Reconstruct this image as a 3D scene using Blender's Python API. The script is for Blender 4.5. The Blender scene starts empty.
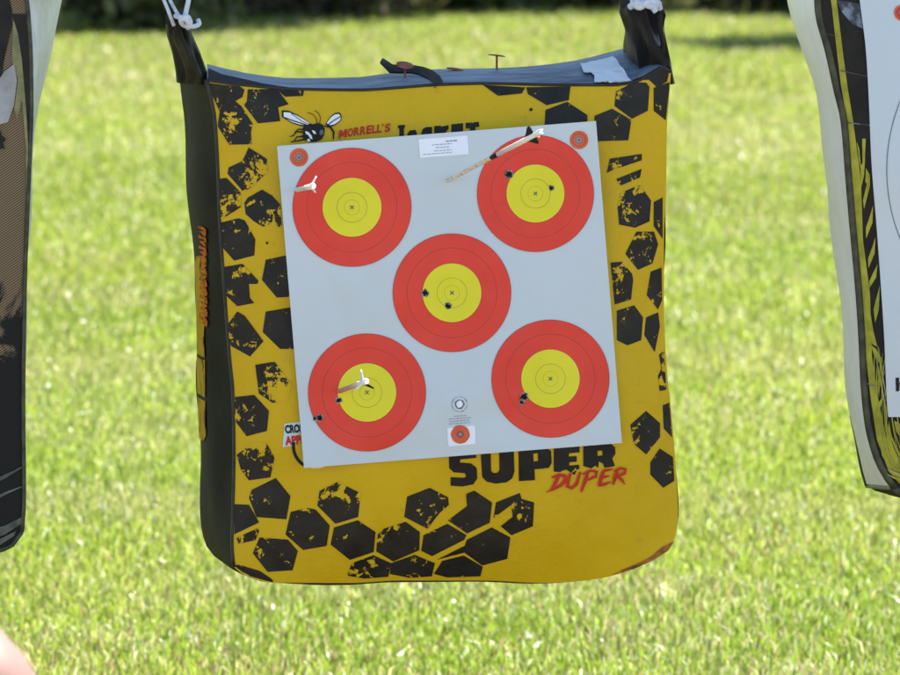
import bpy, bmesh, math, random
import numpy as np
from mathutils import Vector, Matrix, geometry, noise as mnoise

random.seed(7); RNG = np.random.default_rng(7)
SC = bpy.context.scene
COL = SC.collection
R = math.radians

# ------------------------------------------------------------------ camera
CAM = Vector((0.0, -10.0, 1.70)); PITCH = R(5.0)
FMM = 333.3; FPX = FMM / 36.0 * 900.0
cd = bpy.data.cameras.new('camera'); cam = bpy.data.objects.new('camera', cd); COL.objects.link(cam)
cam.location = CAM; cam.rotation_euler = (R(90) - PITCH, 0, 0)
cd.sensor_width = 36; cd.lens = FMM; cd.clip_start = 0.3; cd.clip_end = 2000
cd.dof.use_dof = True; cd.dof.focus_distance = 10.0; cd.dof.aperture_fstop = 20
SC.camera = cam
CM = Matrix.Translation(CAM) @ Matrix.Rotation(R(90) - PITCH, 4, 'X')

def ray(px, py):
    return (CM.to_3x3() @ Vector(((px - 450) / FPX, (337.5 - py) / FPX, -1))).normalized()

class Frame:
    """A vertical plane in the place: local x across, local -y towards the archer, local z up."""
    def __init__(s, loc, yaw):
        s.loc = Vector(loc); s.yaw = yaw
        s.M = Matrix.Translation(s.loc) @ Matrix.Rotation(yaw, 4, 'Z'); s.I = s.M.inverted()
        s.o = s.I @ CAM; s.r = s.I.to_3x3()
    def at(s, px, py, d=0.0):
        k = s.r @ ray(px, py); t = (-d - s.o.y) / k.y
        return s.o + k * t
    def world(s, px, py, d=0.0): return s.M @ s.at(px, py, d)

# ------------------------------------------------------------------ materials
def new_mat(name):
    m = bpy.data.materials.new(name); m.use_nodes = True
    nt = m.node_tree; nt.nodes.clear()
    out = nt.nodes.new('ShaderNodeOutputMaterial')
    return m, nt, out
def N(nt, t, **kw):
    n = nt.nodes.new(t)
    for k, v in kw.items():
        if k.startswith('i_'):
            key = k[2:].replace('_', ' ')
            n.inputs[key].default_value = v
        else: setattr(n, k, v)
    return n
def L(nt, a, b): nt.links.new(a, b)
def c4(c): return (c[0], c[1], c[2], 1)
def bsdf(nt, rough=.5, spec=.4):
    b = nt.nodes.new('ShaderNodeBsdfPrincipled')
    b.inputs['Roughness'].default_value = rough; b.inputs['Specular IOR Level'].default_value = spec
    return b
def noise_n(nt, scale, detail=4, rough=.55, dist=0, stretch=None):
    tc = nt.nodes.new('ShaderNodeTexCoord'); no = nt.nodes.new('ShaderNodeTexNoise')
    no.inputs['Scale'].default_value = scale; no.inputs['Detail'].default_value = detail
    no.inputs['Roughness'].default_value = rough; no.inputs['Distortion'].default_value = dist
    if stretch:
        mp = nt.nodes.new('ShaderNodeMapping'); mp.inputs['Scale'].default_value = stretch
        L(nt, tc.outputs['Object'], mp.inputs['Vector']); L(nt, mp.outputs[0], no.inputs['Vector'])
    else: L(nt, tc.outputs['Object'], no.inputs['Vector'])
    return no
def ramp(nt, src, stops):
    r = nt.nodes.new('ShaderNodeValToRGB'); e = r.color_ramp.elements
    while len(e) < len(stops): e.new(.5)
    for k, (p, c) in enumerate(stops): e[k].position = p; e[k].color = c4(c) if len(c) == 3 else c
    L(nt, src, r.inputs[0]); return r
def add_bump(nt, b, hs, strength=.3, dist=.002):
    bp = nt.nodes.new('ShaderNodeBump'); bp.inputs['Strength'].default_value = strength
    bp.inputs['Distance'].default_value = dist
    L(nt, hs, bp.inputs['Height']); L(nt, bp.outputs[0], b.inputs['Normal']); return bp
def varied(name, ca, cb, scale=12, rough=.5, spec=.4, bump=.2, bscale=60, bdist=.002, detail=5, lo=.35, hi=.65, stretch=None, metal=0):
    m, nt, out = new_mat(name); b = bsdf(nt, rough, spec); b.inputs['Metallic'].default_value = metal
    n = noise_n(nt, scale, detail, .6, 0, stretch); r = ramp(nt, n.outputs['Fac'], [(lo, ca), (hi, cb)])
    L(nt, r.outputs[0], b.inputs['Base Color'])
    if bump:
        n2 = noise_n(nt, bscale, 4, .6, 0, stretch); add_bump(nt, b, n2.outputs['Fac'], bump, bdist)
    L(nt, b.outputs[0], out.inputs[0]); return m

YA, YB = (.60, .385, .003), (.67, .44, .005)
def yellow_color(nt):
    n = noise_n(nt, 9, 6, .65); return ramp(nt, n.outputs['Fac'], [(.3, YA), (.7, YB)])
def vinyl(name, worn=None):
    """yellow printed vinyl; with `worn` a black print whose worn spots show the yellow."""
    m, nt, out = new_mat(name); b = bsdf(nt, .42, .24)
    y = yellow_color(nt)
    sm = noise_n(nt, 55, 5, .7); smr = ramp(nt, sm.outputs['Fac'], [(.62, (0, 0, 0)), (.84, (1, 1, 1))])
    dm = N(nt, 'ShaderNodeMix', data_type='RGBA'); L(nt, smr.outputs[0], dm.inputs[0])
    L(nt, y.outputs[0], dm.inputs[6]); dm.inputs[7].default_value = (.44, .27, .02, 1)
    col = dm.outputs[2]
    if worn is not None:
        at = N(nt, 'ShaderNodeAttribute', attribute_name='wear')
        n1_ = noise_n(nt, 62, 8, .66, .5); n2_ = noise_n(nt, 330, 4, .7)
        n = N(nt, 'ShaderNodeMix', data_type='FLOAT'); n.inputs[0].default_value = .22; L(nt, n1_.outputs['Fac'], n.inputs[2]); L(nt, n2_.outputs['Fac'], n.inputs[3])
        th = N(nt, 'ShaderNodeMath', operation='MULTIPLY_ADD'); L(nt, at.outputs['Fac'], th.inputs[0])
        th.inputs[1].default_value = .36; th.inputs[2].default_value = .325
        df = N(nt, 'ShaderNodeMath', operation='SUBTRACT'); L(nt, n.outputs[0], df.inputs[0]); L(nt, th.outputs[0], df.inputs[1])
        st = ramp(nt, df.outputs[0], [(.0, (0, 0, 0)), (.012, (1, 1, 1))])
        bl = noise_n(nt, 30, 4); br = ramp(nt, bl.outputs['Fac'], [(.35, worn[0]), (.7, worn[1])])
        mx = N(nt, 'ShaderNodeMix', data_type='RGBA'); L(nt, st.outputs[0], mx.inputs[0]); L(nt, col, mx.inputs[6]); L(nt, br.outputs[0], mx.inputs[7])
        col = mx.outputs[2]
    L(nt, col, b.inputs['Base Color'])
    n2 = noise_n(nt, 11, 6, .62, .4); add_bump(nt, b, n2.outputs['Fac'], .42, .010)
    L(nt, b.outputs[0], out.inputs[0]); return m

M_yellow = vinyl('yellow_vinyl'); M_hex = vinyl('worn_black_print', ((.011, .010, .007), (.024, .021, .015)))
M_red_print = varied('red_print', (.50, .024, .014), (.58, .034, .020), 40, .55, .2)
M_black_print = varied('black_print', (.008, .007, .005), (.018, .015, .011), 40, .55, .25)
M_black = varied('black_fabric', (.008, .008, .006), (.018, .018, .012), 16, .8, .1, .5, 22, .012)
M_side = varied('black_side_vinyl', (.004, .004, .003), (.013, .012, .008), 7, .75, .10, .35, 8, .012, stretch=(1, .4, 1))
M_top = varied('blue_grey_sky_sheen_top', (.035, .062, .10), (.16, .225, .31), 15, .55, .5, .6, 13, .016, stretch=(.8, 1, 1))  # sky sheen on the black top fabric, painted in as mottled blue grey
M_ear = varied('dark_olive_tab_fabric', (.008, .007, .004), (.075, .066, .028), 16, .7, .15, .8, 25, .01, stretch=(1, 1, .25))
M_ear2 = varied('dark_brown_tab_fabric', (.010, .007, .005), (.034, .024, .016), 18, .6, .2, .5, 25, .01, stretch=(1, 1, .25))
M_pipe = varied('black_piping', (.012, .012, .010), (.03, .03, .025), 40, .5)
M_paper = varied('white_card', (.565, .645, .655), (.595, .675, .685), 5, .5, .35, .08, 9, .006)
M_label = varied('glossy_label', (.80, .86, .95), (.84, .90, .97), 30, .25, .6, 0)
M_red = varied('red_ink', (.74, .048, .026), (.80, .062, .034), 14, .5, .35, 0)
M_redline = varied('dark_red_ink', (.42, .04, .03), (.48, .05, .04), 30, .5, .35, 0)
M_yel = varied('yellow_ink', (.76, .70, .02), (.81, .75, .028), 14, .5, .35, 0)
M_yelline = varied('olive_ink_line', (.40, .38, .03), (.46, .44, .04), 30, .5, .35, 0)
M_ink = varied('grey_ink', (.10, .12, .13), (.15, .17, .19), 60, .5, .3, 0)
M_faint = varied('faint_grey_ink', (.24, .29, .32), (.30, .36, .40), 60, .5, .3, 0)
M_orange = varied('orange_red_ink', (.60, .10, .03), (.68, .14, .05), 60, .5, .35, 0)
M_hole = varied('hole_dark', (.008, .007, .006), (.02, .018, .015), 90, .8, .1, 0)
M_torn = varied('torn_paper_fibre', (.12, .12, .11), (.40, .40, .38), 220, .8, .1, .4, 400, .001)
M_rope = varied('white_cord', (.55, .60, .66), (.72, .76, .80), 120, .7, .2, .5, 300, .002)
M_scrap = varied('white_paper_scrap', (.72, .78, .82), (.80, .85, .88), 20, .5, .4, .3, 40, .003)
M_rust = varied('rusty_steel', (.22, .07, .045), (.36, .14, .10), 140, .75, .3, .4, 300, .001)
M_strap = varied('black_webbing', (.010, .010, .009), (.024, .023, .02), 120, .7, .2, .5, 260, .002)
M_white = varied('white_woven_side', (.74, .78, .75), (.83, .86, .83), 22, .5, .4, .25, 30, .006)
M_shaft = varied('speckled_silver_shaft', (.06, .05, .03), (.80, .72, .50), 170, .28, .6, 0, lo=.34, hi=.46)
M_wrap = varied('cream_wrap', (.80, .77, .66), (.88, .86, .76), 60, .35, .5, 0)
M_nock = varied('white_nock_plastic', (.86, .86, .84), (.92, .92, .90), 60, .3, .5, 0)
M_vane_w = varied('white_vane', (.80, .80, .76), (.88, .87, .82), 60, .4, .5, 0)
M_vane_b = varied('black_vane', (.004, .005, .003), (.009, .010, .007), 60, .6, .2, 0)
M_vane_y = varied('pale_yellow_vane', (.80, .62, .30), (.86, .72, .42), 60, .4, .5, 0)
M_wood = varied('shelter_timber', (.22, .14, .08), (.36, .25, .15), 6, .7, .3, .3, 20, .004, stretch=(1, 1, .1))
M_tin = varied('galvanised_roof', (.35, .36, .37), (.5, .51, .52), 3, .45, .5, .1, metal=.3)
M_bark = varied('grey_brown_bark', (.035, .028, .022), (.10, .085, .07), 9, .85, .2, .8, 18, .03, stretch=(1, 1, .3))
M_barkp = varied('pale_bark', (.16, .15, .13), (.28, .27, .24), 9, .85, .2, .6, 18, .02, stretch=(1, 1, .3))

def leaf_mat(name, ca, cb, cc):
    m, nt, out = new_mat(name); b = bsdf(nt, .5, .35)
    oi = N(nt, 'ShaderNodeAttribute', attribute_name='tone')
    r = ramp(nt, oi.outputs['Fac'], [(0, ca), (.55, cb), (1, cc)])
    L(nt, r.outputs[0], b.inputs['Base Color'])
    tr = N(nt, 'ShaderNodeBsdfTranslucent'); L(nt, r.outputs[0], tr.inputs['Color'])
    mx = N(nt, 'ShaderNodeMixShader'); mx.inputs[0].default_value = .3
    L(nt, b.outputs[0], mx.inputs[1]); L(nt, tr.outputs[0], mx.inputs[2]); L(nt, mx.outputs[0], out.inputs[0]); return m
M_leaf_dark = leaf_mat('dark_leaf', (.05, .058, .032), (.09, .10, .05), (.15, .17, .07))
M_leaf_mid = leaf_mat('mid_leaf', (.045, .07, .018), (.08, .12, .03), (.14, .18, .05))
M_leaf_olive = leaf_mat('olive_leaf', (.07, .058, .035), (.11, .095, .06), (.17, .15, .09))

def grass_mat():
    m, nt, out = new_mat('grass_blades'); b = bsdf(nt, .38, .45)
    at = N(nt, 'ShaderNodeAttribute', attribute_name='Col')
    L(nt, at.outputs['Color'], b.inputs['Base Color'])
    tr = N(nt, 'ShaderNodeBsdfTranslucent'); L(nt, at.outputs['Color'], tr.inputs['Color'])
    mx = N(nt, 'ShaderNodeMixShader'); mx.inputs[0].default_value = .56
    L(nt, b.outputs[0], mx.inputs[1]); L(nt, tr.outputs[0], mx.inputs[2]); L(nt, mx.outputs[0], out.inputs[0]); return m
M_grass = grass_mat()
def ground_mat():
    m, nt, out = new_mat('lawn_ground'); b = bsdf(nt, .9, .15)
    n = noise_n(nt, 1.3, 8, .7); r = ramp(nt, n.outputs['Fac'], [(.3, (.16, .19, .032)), (.5, (.22, .235, .046)), (.72, (.25, .235, .085))])
    n2 = noise_n(nt, 40, 6, .7); r2 = ramp(nt, n2.outputs['Fac'], [(.3, (.5, .5, .5)), (.7, (1.25, 1.25, 1.2))])
    mx = N(nt, 'ShaderNodeMix', data_type='RGBA', blend_type='MULTIPLY'); mx.inputs[0].default_value = 1
    L(nt, r.outputs[0], mx.inputs[6]); L(nt, r2.outputs[0], mx.inputs[7])
    # leaf litter under the trees at the far edge of the lawn
    tc = N(nt, 'ShaderNodeTexCoord'); sx = N(nt, 'ShaderNodeSeparateXYZ'); L(nt, tc.outputs['Object'], sx.inputs[0])
    n3 = noise_n(nt, .8, 5, .6); ad = N(nt, 'ShaderNodeMath', operation='MULTIPLY_ADD'); L(nt, n3.outputs['Fac'], ad.inputs[0]); ad.inputs[1].default_value = 2.5; L(nt, sx.outputs['Y'], ad.inputs[2])
    mr = N(nt, 'ShaderNodeMapRange'); mr.inputs['From Min'].default_value = 25.2; mr.inputs['From Max'].default_value = 26.4; L(nt, ad.outputs[0], mr.inputs['Value'])
    m2 = N(nt, 'ShaderNodeMix', data_type='RGBA'); L(nt, mr.outputs[0], m2.inputs[0]); L(nt, mx.outputs[2], m2.inputs[6]); m2.inputs[7].default_value = (.065, .055, .04, 1)
    # unseen front ground in dull soil colour, added to cut green bounce
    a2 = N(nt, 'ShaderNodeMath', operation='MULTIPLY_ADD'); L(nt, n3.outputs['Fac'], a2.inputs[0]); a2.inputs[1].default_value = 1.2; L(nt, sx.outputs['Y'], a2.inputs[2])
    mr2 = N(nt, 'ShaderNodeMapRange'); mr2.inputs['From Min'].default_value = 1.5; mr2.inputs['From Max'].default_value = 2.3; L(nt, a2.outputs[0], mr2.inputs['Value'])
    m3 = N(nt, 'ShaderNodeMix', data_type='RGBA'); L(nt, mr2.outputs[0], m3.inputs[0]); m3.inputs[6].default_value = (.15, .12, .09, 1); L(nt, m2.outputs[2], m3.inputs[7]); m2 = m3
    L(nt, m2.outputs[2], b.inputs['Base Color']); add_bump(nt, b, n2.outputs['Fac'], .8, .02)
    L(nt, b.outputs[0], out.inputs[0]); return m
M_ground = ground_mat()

# ------------------------------------------------------------------ mesh helpers
class MB:
    def __init__(s): s.v = []; s.f = []; s.m = []; s.w = []
    def add(s, verts, faces, mat=0, wear=None):
        o = len(s.v); s.v += [tuple(p) for p in verts]
        s.w += list(wear) if wear is not None else [0.0] * len(verts)
        s.f += [tuple(i + o for i in f) for f in faces]; s.m += [mat] * len(faces)
    def grid(s, pts, mat=0, flip=False):
        nr, nc = len(pts), len(pts[0]); fs = []
        for i in range(nr - 1):
            for j in range(nc - 1):
                q = (i * nc + j, i * nc + j + 1, (i + 1) * nc + j + 1, (i + 1) * nc + j)
                fs.append(q[::-1] if flip else q)
        s.add([p for row in pts for p in row], fs, mat)
    def tube(s, path, rad, seg=8, mat=0, caps=True):
        path = [Vector(p) for p in path]; n = len(path)
        rads = rad if isinstance(rad, (list, tuple)) else [rad] * n
        rings = []; ref = None
        for i in range(n):
            t = (path[min(i + 1, n - 1)] - path[max(i - 1, 0)]).normalized()
            if ref is None: ref = t.orthogonal().normalized()
            ref = (ref - t * ref.dot(t)).normalized(); bi = t.cross(ref)
            rings.append([path[i] + (ref * math.cos(a) + bi * math.sin(a)) * rads[i] for a in [2 * math.pi * k / seg for k in range(seg)]])
        fs = []
        for i in range(n - 1):
            for k in range(seg):
                fs.append((i * seg + k, i * seg + (k + 1) % seg, (i + 1) * seg + (k + 1) % seg, (i + 1) * seg + k))
        if caps: fs.append(tuple(range(seg))[::-1]); fs.append(tuple((n - 1) * seg + k for k in range(seg)))
        s.add([p for r in rings for p in r], fs, mat)
    def box(s, c, size, mat=0, rot=None):
        x, y, z = [d / 2 for d in size]; c = Vector(c)
        vs = [Vector((i * x, j * y, k * z)) for i in (-1, 1) for j in (-1, 1) for k in (-1, 1)]
        if rot is not None: vs = [rot @ q for q in vs]
        s.add([c + q for q in vs], [(0, 1, 3, 2), (4, 6, 7, 5), (0, 4, 5, 1), (2, 3, 7, 6), (0, 2, 6, 4), (1, 5, 7, 3)], mat)
    def build(s, name, mats, parent=None, smooth=True, wear=False):
        me = bpy.data.meshes.new(name); me.from_pydata(s.v, [], s.f)
        for m in (mats if isinstance(mats, (list, tuple)) else [mats]): me.materials.append(m)
        me.polygons.foreach_set('material_index', s.m)
        me.polygons.foreach_set('use_smooth', [smooth] * len(s.f))
        if wear:
            a = me.attributes.new('wear', 'FLOAT', 'POINT'); a.data.foreach_set('value', s.w)
        me.update()
        o = bpy.data.objects.new(name, me); COL.objects.link(o)
        if parent is not None: o.parent = parent
        return o
def tag(o, label=None, cat=None, group=None, kind=None):
    for k, v in (('label', label), ('category', cat), ('group', group), ('kind', kind)):
        if v: o[k] = v
    return o
def empty(name, loc, yaw=0, **kw):
    o = bpy.data.objects.new(name, None); COL.objects.link(o); o.location = loc; o.rotation_euler = (0, 0, yaw)
    o.empty_display_size = .1
    return tag(o, **kw)

def tess(loops, cuts=0):
    """triangulate a 2-D polygon (first loop outer, others holes), subdivided; returns 2-D verts, tris"""
    vl = [[Vector((x, -y, 0)) for x, y in l] for l in loops]
    tris = geometry.tessellate_polygon(vl)
    flat = [(p.x, -p.y) for l in vl for p in l]
    bm = bmesh.new(); bv = [bm.verts.new((x, y, 0)) for x, y in flat]
    for t in tris:
        try: bm.faces.new([bv[i] for i in t])
        except ValueError: pass
    if cuts: bmesh.ops.subdivide_edges(bm, edges=bm.edges[:], cuts=cuts, use_grid_fill=True)
    bmesh.ops.triangulate(bm, faces=bm.faces[:])
    bm.verts.index_update()
    vs = [(v.co.x, v.co.y) for v in bm.verts]; fs = []
    for f in bm.faces:
        ids = [v.index for v in f.verts]
        # image y runs down: make the normal face the archer
        a, b, c = [vs[i] for i in ids[:3]]
        if (b[0] - a[0]) * (c[1] - a[1]) - (b[1] - a[1]) * (c[0] - a[0]) > 0: ids = ids[::-1]
        fs.append(tuple(ids))
    bm.free(); return vs, fs
def ribbon2d(path, w):
    """a brush stroke as a polygon; w = list of widths or one width"""
    n = len(path); ws = w if isinstance(w, (list, tuple)) else [w] * n
    lft, rgt = [], []
    for i in range(n):
        a = path[max(i - 1, 0)]; b = path[min(i + 1, n - 1)]
        dx, dy = b[0] - a[0], b[1] - a[1]; l = math.hypot(dx, dy) or 1
        nx, ny = -dy / l * ws[i] / 2, dx / l * ws[i] / 2
        lft.append((path[i][0] + nx, path[i][1] + ny)); rgt.append((path[i][0] - nx, path[i][1] - ny))
    return lft + rgt[::-1]
def text2d(s, origin, right, height, bold=.02, up=None, width=None, shear=0):
    """built-in font outline mapped to 2-D: origin at baseline left, `right` unit direction, cap height, total width"""
    cu = bpy.data.curves.new('t', 'FONT'); cu.body = s; cu.size = 1; cu.offset = bold; cu.resolution_u = 3; cu.shear = shear
    o = bpy.data.objects.new('t', cu); COL.objects.link(o)
    dg = bpy.context.evaluated_depsgraph_get(); me = bpy.data.meshes.new_from_object(o.evaluated_get(dg))
    co = [tuple(v.co) for v in me.vertices]; fs = [tuple(p.vertices) for p in me.polygons]
    bpy.data.objects.remove(o); bpy.data.curves.remove(cu); bpy.data.meshes.remove(me)
    x0 = min(c[0] for c in co); x1 = max(c[0] for c in co); y1 = max(c[1] for c in co); y0 = min(c[1] for c in co)
    rx, ry = right; l = math.hypot(rx, ry); rx, ry = rx / l, ry / l
    ux, uy = (ry, -rx) if up is None else up
    k = height / (y1 - y0); kx = k if width is None else width / (x1 - x0)
    vs = [(origin[0] + rx * (c[0] - x0) * kx + ux * (c[1] - y0) * k, origin[1] + ry * (c[0] - x0) * kx + uy * (c[1] - y0) * k) for c in co]
    out = []
    for f in fs:
        a, b, c = [vs[i] for i in f[:3]]
        out.append(f[::-1] if (b[0] - a[0]) * (c[1] - a[1]) - (b[1] - a[1]) * (c[0] - a[0]) > 0 else f)
    return vs, out

class Curve:
    """smooth curve through points, read by fraction along its main axis"""
    def __init__(s, pts, ax):
        p = np.array(pts, float); s.k = p[:, ax]; s.o = p[:, 1 - ax]; s.ax = ax
        d = np.diff(s.o) / np.diff(s.k); m = np.empty(len(p)); m[0] = d[0]; m[-1] = d[-1]
        m[1:-1] = np.where(d[1:] * d[:-1] <= 0, 0, 2 * d[1:] * d[:-1] / (d[1:] + d[:-1] + 1e-12)); s.m = m
    def at(s, k):
        k = min(max(k, s.k[0]), s.k[-1]); i = min(int(np.searchsorted(s.k, k, 'right')) - 1, len(s.k) - 2)
        h = s.k[i + 1] - s.k[i]; t = (k - s.k[i]) / h
        return ((2*t**3 - 3*t*t + 1) * s.o[i] + (t**3 - 2*t*t + t) * h * s.m[i] + (-2*t**3 + 3*t*t) * s.o[i+1] + (t**3 - t*t) * h * s.m[i+1])
    def frac(s, a):
        k = s.k[0] + (s.k[-1] - s.k[0]) * a; o = s.at(k)
        return (k, o) if s.ax == 0 else (o, k)

class Bag:
    """a stuffed square bag: front outline and back/side outline given as curves, depth DEP"""
    DEP = .25
    def __init__(s, fr, left, right, top, bottom, side_l=None, side_r=None, back_top=None, B=.042, seed=1, sb=.010):
        s.fr = fr; s.Lc = Curve(left, 1); s.Rc = Curve(right, 1); s.Tc = Curve(top, 0); s.Bc = Curve(bottom, 0)
        s.SL = Curve(side_l, 1) if side_l else None; s.SR = Curve(side_r, 1) if side_r else None
        s.BT = Curve(back_top, 0) if back_top else None; s.Bm = B; s.seed = seed; s.extra = None; s.sbul = sb
    def bulge(s, x, y):
        l, r = s.Lc.at(y), s.Rc.at(y); t, b = s.Tc.at(x), s.Bc.at(x)
        u = min(max((2 * x - l - r) / (r - l), -1), 1); v = min(max((2 * y - t - b) / (b - t), -1), 1)
        d = s.Bm * (1 - abs(u) ** 3) * (1 - abs(v) ** 3.2) * (1 + .2 * v)
        e = (1 - abs(u) ** 8) * (1 - abs(v) ** 8)
        d += e * .0075 * mnoise.noise(Vector((x * .011 + s.seed * 7, y * .009, 0))) + e * .0030 * mnoise.noise(Vector((x * .035, y * .03 + s.seed * 3, 4)))
        if s.extra: d += e * s.extra(x, y)
        return d
    def P(s, x, y, off=0): return s.fr.at(x, y, s.bulge(x, y) + off)
    def coons(s, a, b):
        T, Bo, Le, Ri = s.Tc.frac(a), s.Bc.frac(a), s.Lc.frac(b), s.Rc.frac(b)
        c = [s.Tc.frac(0), s.Tc.frac(1), s.Bc.frac(0), s.Bc.frac(1)]
        return tuple((1-b)*T[i] + b*Bo[i] + (1-a)*Le[i] + a*Ri[i] - ((1-a)*(1-b)*c[0][i] + a*(1-b)*c[1][i] + (1-a)*b*c[2][i] + a*b*c[3][i]) for i in (0, 1))
    def front(s, mb, n=70, mat=0):
        mb.grid([[s.P(*s.coons(j / n, i / n)) for j in range(n + 1)] for i in range(n + 1)], mat, flip=True)
    def side_pt(s, which, b, v, off=0):
        """v 0 at the front seam, 1 at the back"""
        f = (s.Lc if which < 0 else s.Rc).frac(b); S = s.SL if which < 0 else s.SR
        p0 = s.fr.at(f[0], f[1], 0)
        if S:
            g = S.frac(b); p1 = s.fr.at(g[0], g[1], -s.DEP)
        else: p1 = p0 + Vector((-which * .012, s.DEP, 0))
        e = math.sin(math.pi * b) ** .5 if 0 < b < 1 else 0
        p = p0.lerp(p1, v); p.x += which * (s.sbul * 4 * v * (1 - v) * e + off)
        p.x += which * .004 * e * mnoise.noise(Vector((v * 3, b * 7, s.seed)))
        return p
    def side(s, which, mb, n=40, m=10, mat=0):
        mb.grid([[s.side_pt(which, i / n, j / m) for j in range(m + 1)] for i in range(n + 1)], mat, flip=(which > 0))
    def top_pt(s, x, v, off=0):
        y0 = s.Tc.at(x)
        if s.BT:
            k = min(max(x, s.BT.k[0]), s.BT.k[-1]); y1 = s.BT.at(k)
            vv = v; yy = y0 + (y1 - y0) * math.sin(vv * math.pi / 2) ** .9
            p = s.fr.at(x, yy, -s.DEP * v)
        else:
            p0 = s.fr.at(x, y0, 0); l, r = s.side_pt(-1, 0, 1), s.side_pt(1, 0, 1); a0 = s.fr.at(*s.Tc.frac(0), 0).x; a1 = s.fr.at(*s.Tc.frac(1), 0).x
            p = p0.lerp(Vector((l.x + (r.x - l.x) * (p0.x - a0) / (a1 - a0), s.DEP, p0.z)), v); p.z += .008 * math.sin(math.pi * v) * min(1, 5*max(0, min(p0.x-a0, a1-p0.x)/(a1-a0)))
        p.z += off; return p
    def top_at(s, x, y, off=0):
        y0 = s.Tc.at(x); y1 = s.BT.at(x); q = min(max((y0 - y) / (y0 - y1), 0), 1)
        v = math.asin(q ** (1 / .9)) / (math.pi / 2); p = s.top_pt(x, v); p.z += off; return p
    def top(s, mb, n=50, m=10, mat=0):
        x0, x1 = s.Tc.k[0], s.Tc.k[-1]
        mb.grid([[s.top_pt(x0 + (x1 - x0) * j / n, i / m) for j in range(n + 1)] for i in range(m + 1)], mat)
    def low_back(s, a):
        q = s.Bc.frac(a); f = s.fr.at(q[0], q[1], 0); l = s.side_pt(-1, 1, 1); r = s.side_pt(1, 1, 1)
        fl = s.fr.at(*s.Bc.frac(0), 0); fr_ = s.fr.at(*s.Bc.frac(1), 0); t = (f.x - fl.x) / (fr_.x - fl.x)
        return Vector((l.x + (r.x - l.x) * t, s.DEP, f.z + (l.z - fl.z) * (1 - t) + (r.z - fr_.z) * t))
    def bottom(s, mb, n=40, m=8, mat=0):
        rows = []
        for i in range(m + 1):
            v = i / m; row = []
            for j in range(n + 1):
                q = s.Bc.frac(j / n); p = s.fr.at(q[0], q[1], 0).lerp(s.low_back(j / n), v)
                p.z -= .010 * math.sin(math.pi * v) * min(1, 6 * (j / n) * (1 - j / n)); row.append(p)
            rows.append(row)
        mb.grid(rows, mat, flip=False)
    def back(s, mb, n=24, mat=0):
        rows = []; tl, tr = s.top_pt(s.Tc.frac(0)[0], 1), s.top_pt(s.Tc.frac(1)[0], 1); bl, br = s.low_back(0), s.low_back(1)
        for i in range(n + 1):
            b = i / n; row = []; l = s.side_pt(-1, b, 1); r = s.side_pt(1, b, 1)
            l = l + (tl - s.side_pt(-1, 0, 1)) * (1-b) + (bl - s.side_pt(-1, 1, 1)) * b; r = r + (tr - s.side_pt(1, 0, 1)) * (1-b) + (br - s.side_pt(1, 1, 1)) * b
            for j in range(n + 1):
                a = j / n; t = s.top_pt(s.Tc.frac(a)[0], 1); bo = s.low_back(a)
                p = t * (1-b) + bo * b + l * (1-a) + r * a - (tl*(1-a)*(1-b) + tr*a*(1-b) + bl*(1-a)*b + br*a*b)
                p.y = s.DEP + .03 * (1 - abs(2*a-1)**3) * (1 - abs(2*b-1)**3); row.append(p)
            rows.append(row)
        mb.grid(rows, mat)
    def seam(s, mb, r=.0020, off=.001, n=60):
        for c, q in ((s.Lc, r), (s.Tc, r)):
            mb.tube([s.fr.at(*c.frac(k / n), off * .3) for k in range(n + 1)], q, 6)
    def decal(s, mb, loops, off=.0008, mat=0, cuts=0, wear=None):
        vs, fs = tess(loops, cuts); w = None
        if wear is not None:
            base, (gx, gy) = wear; xs = [p[0] for p in vs]; ys = [p[1] for p in vs]
            cx, cy = sum(xs) / len(xs), sum(ys) / len(ys); sz = max(max(xs) - min(xs), max(ys) - min(ys)) or 1
            w = [max(0, base * (1 + 1.5 * (gx * (x - cx) + gy * (y - cy)) / sz)) for x, y in vs]
        mb.add([s.P(x, y, off) for x, y in vs], fs, mat, w)
    def text(s, mb, *a, off=.0011, mat=0, **k):
        vs, fs = text2d(*a, **k); mb.add([s.P(x, y, off) for x, y in vs], fs, mat)

def loft(mb, fr, secs, seg=28, folds=5, amp=.12, mat=0, sub=4, cap=True):
    """secs: (px, py, half width px, half depth m, depth) - a folded cloth tube"""
    rows = []; n = (len(secs) - 1) * sub
    for i in range(n + 1):
        t = i / sub; k = min(int(t), len(secs) - 2); f = t - k; f = f * f * (3 - 2 * f) * .5 + f * .5
        a, b = secs[k], secs[k + 1]; x, y, hw, hd, d = [a[q] + (b[q] - a[q]) * f for q in range(5)]
        c = fr.at(x, y, d); e = fr.at(x + hw, y, d); w = abs(e.x - c.x); row = []
        for j in range(seg + 1):
            th = 2 * math.pi * j / seg
            m = 1 + amp * math.sin(folds * th + 1.3 * i / sub) + amp * .5 * math.sin((folds + 4) * th - .8 * i / sub)
            m *= 1 if abs(math.cos(th)) < .8 else 1 / (1 + .4 * amp)
            row.append(c + Vector((math.cos(th) * w * (1 if abs(math.cos(th)) > .8 else m), math.sin(th) * hd * m, .006 * math.sin(3 * th) * (i / n))))
        rows.append(row)
    mb.grid(rows, mat)
    if cap:
        cvs = rows[-1][:-1]; mb.add(cvs, [tuple(range(len(cvs)))], mat)

def Z(ox, oy, k, pts): return [(ox + x / k, oy + y / k) for x, y in pts]

# ================================================================== CENTRE BAG
FR = Frame((0, 0, 0), R(6))
base = FR.at(452, 582, -.12); fr0 = Frame(FR.M @ base, R(6))
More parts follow.
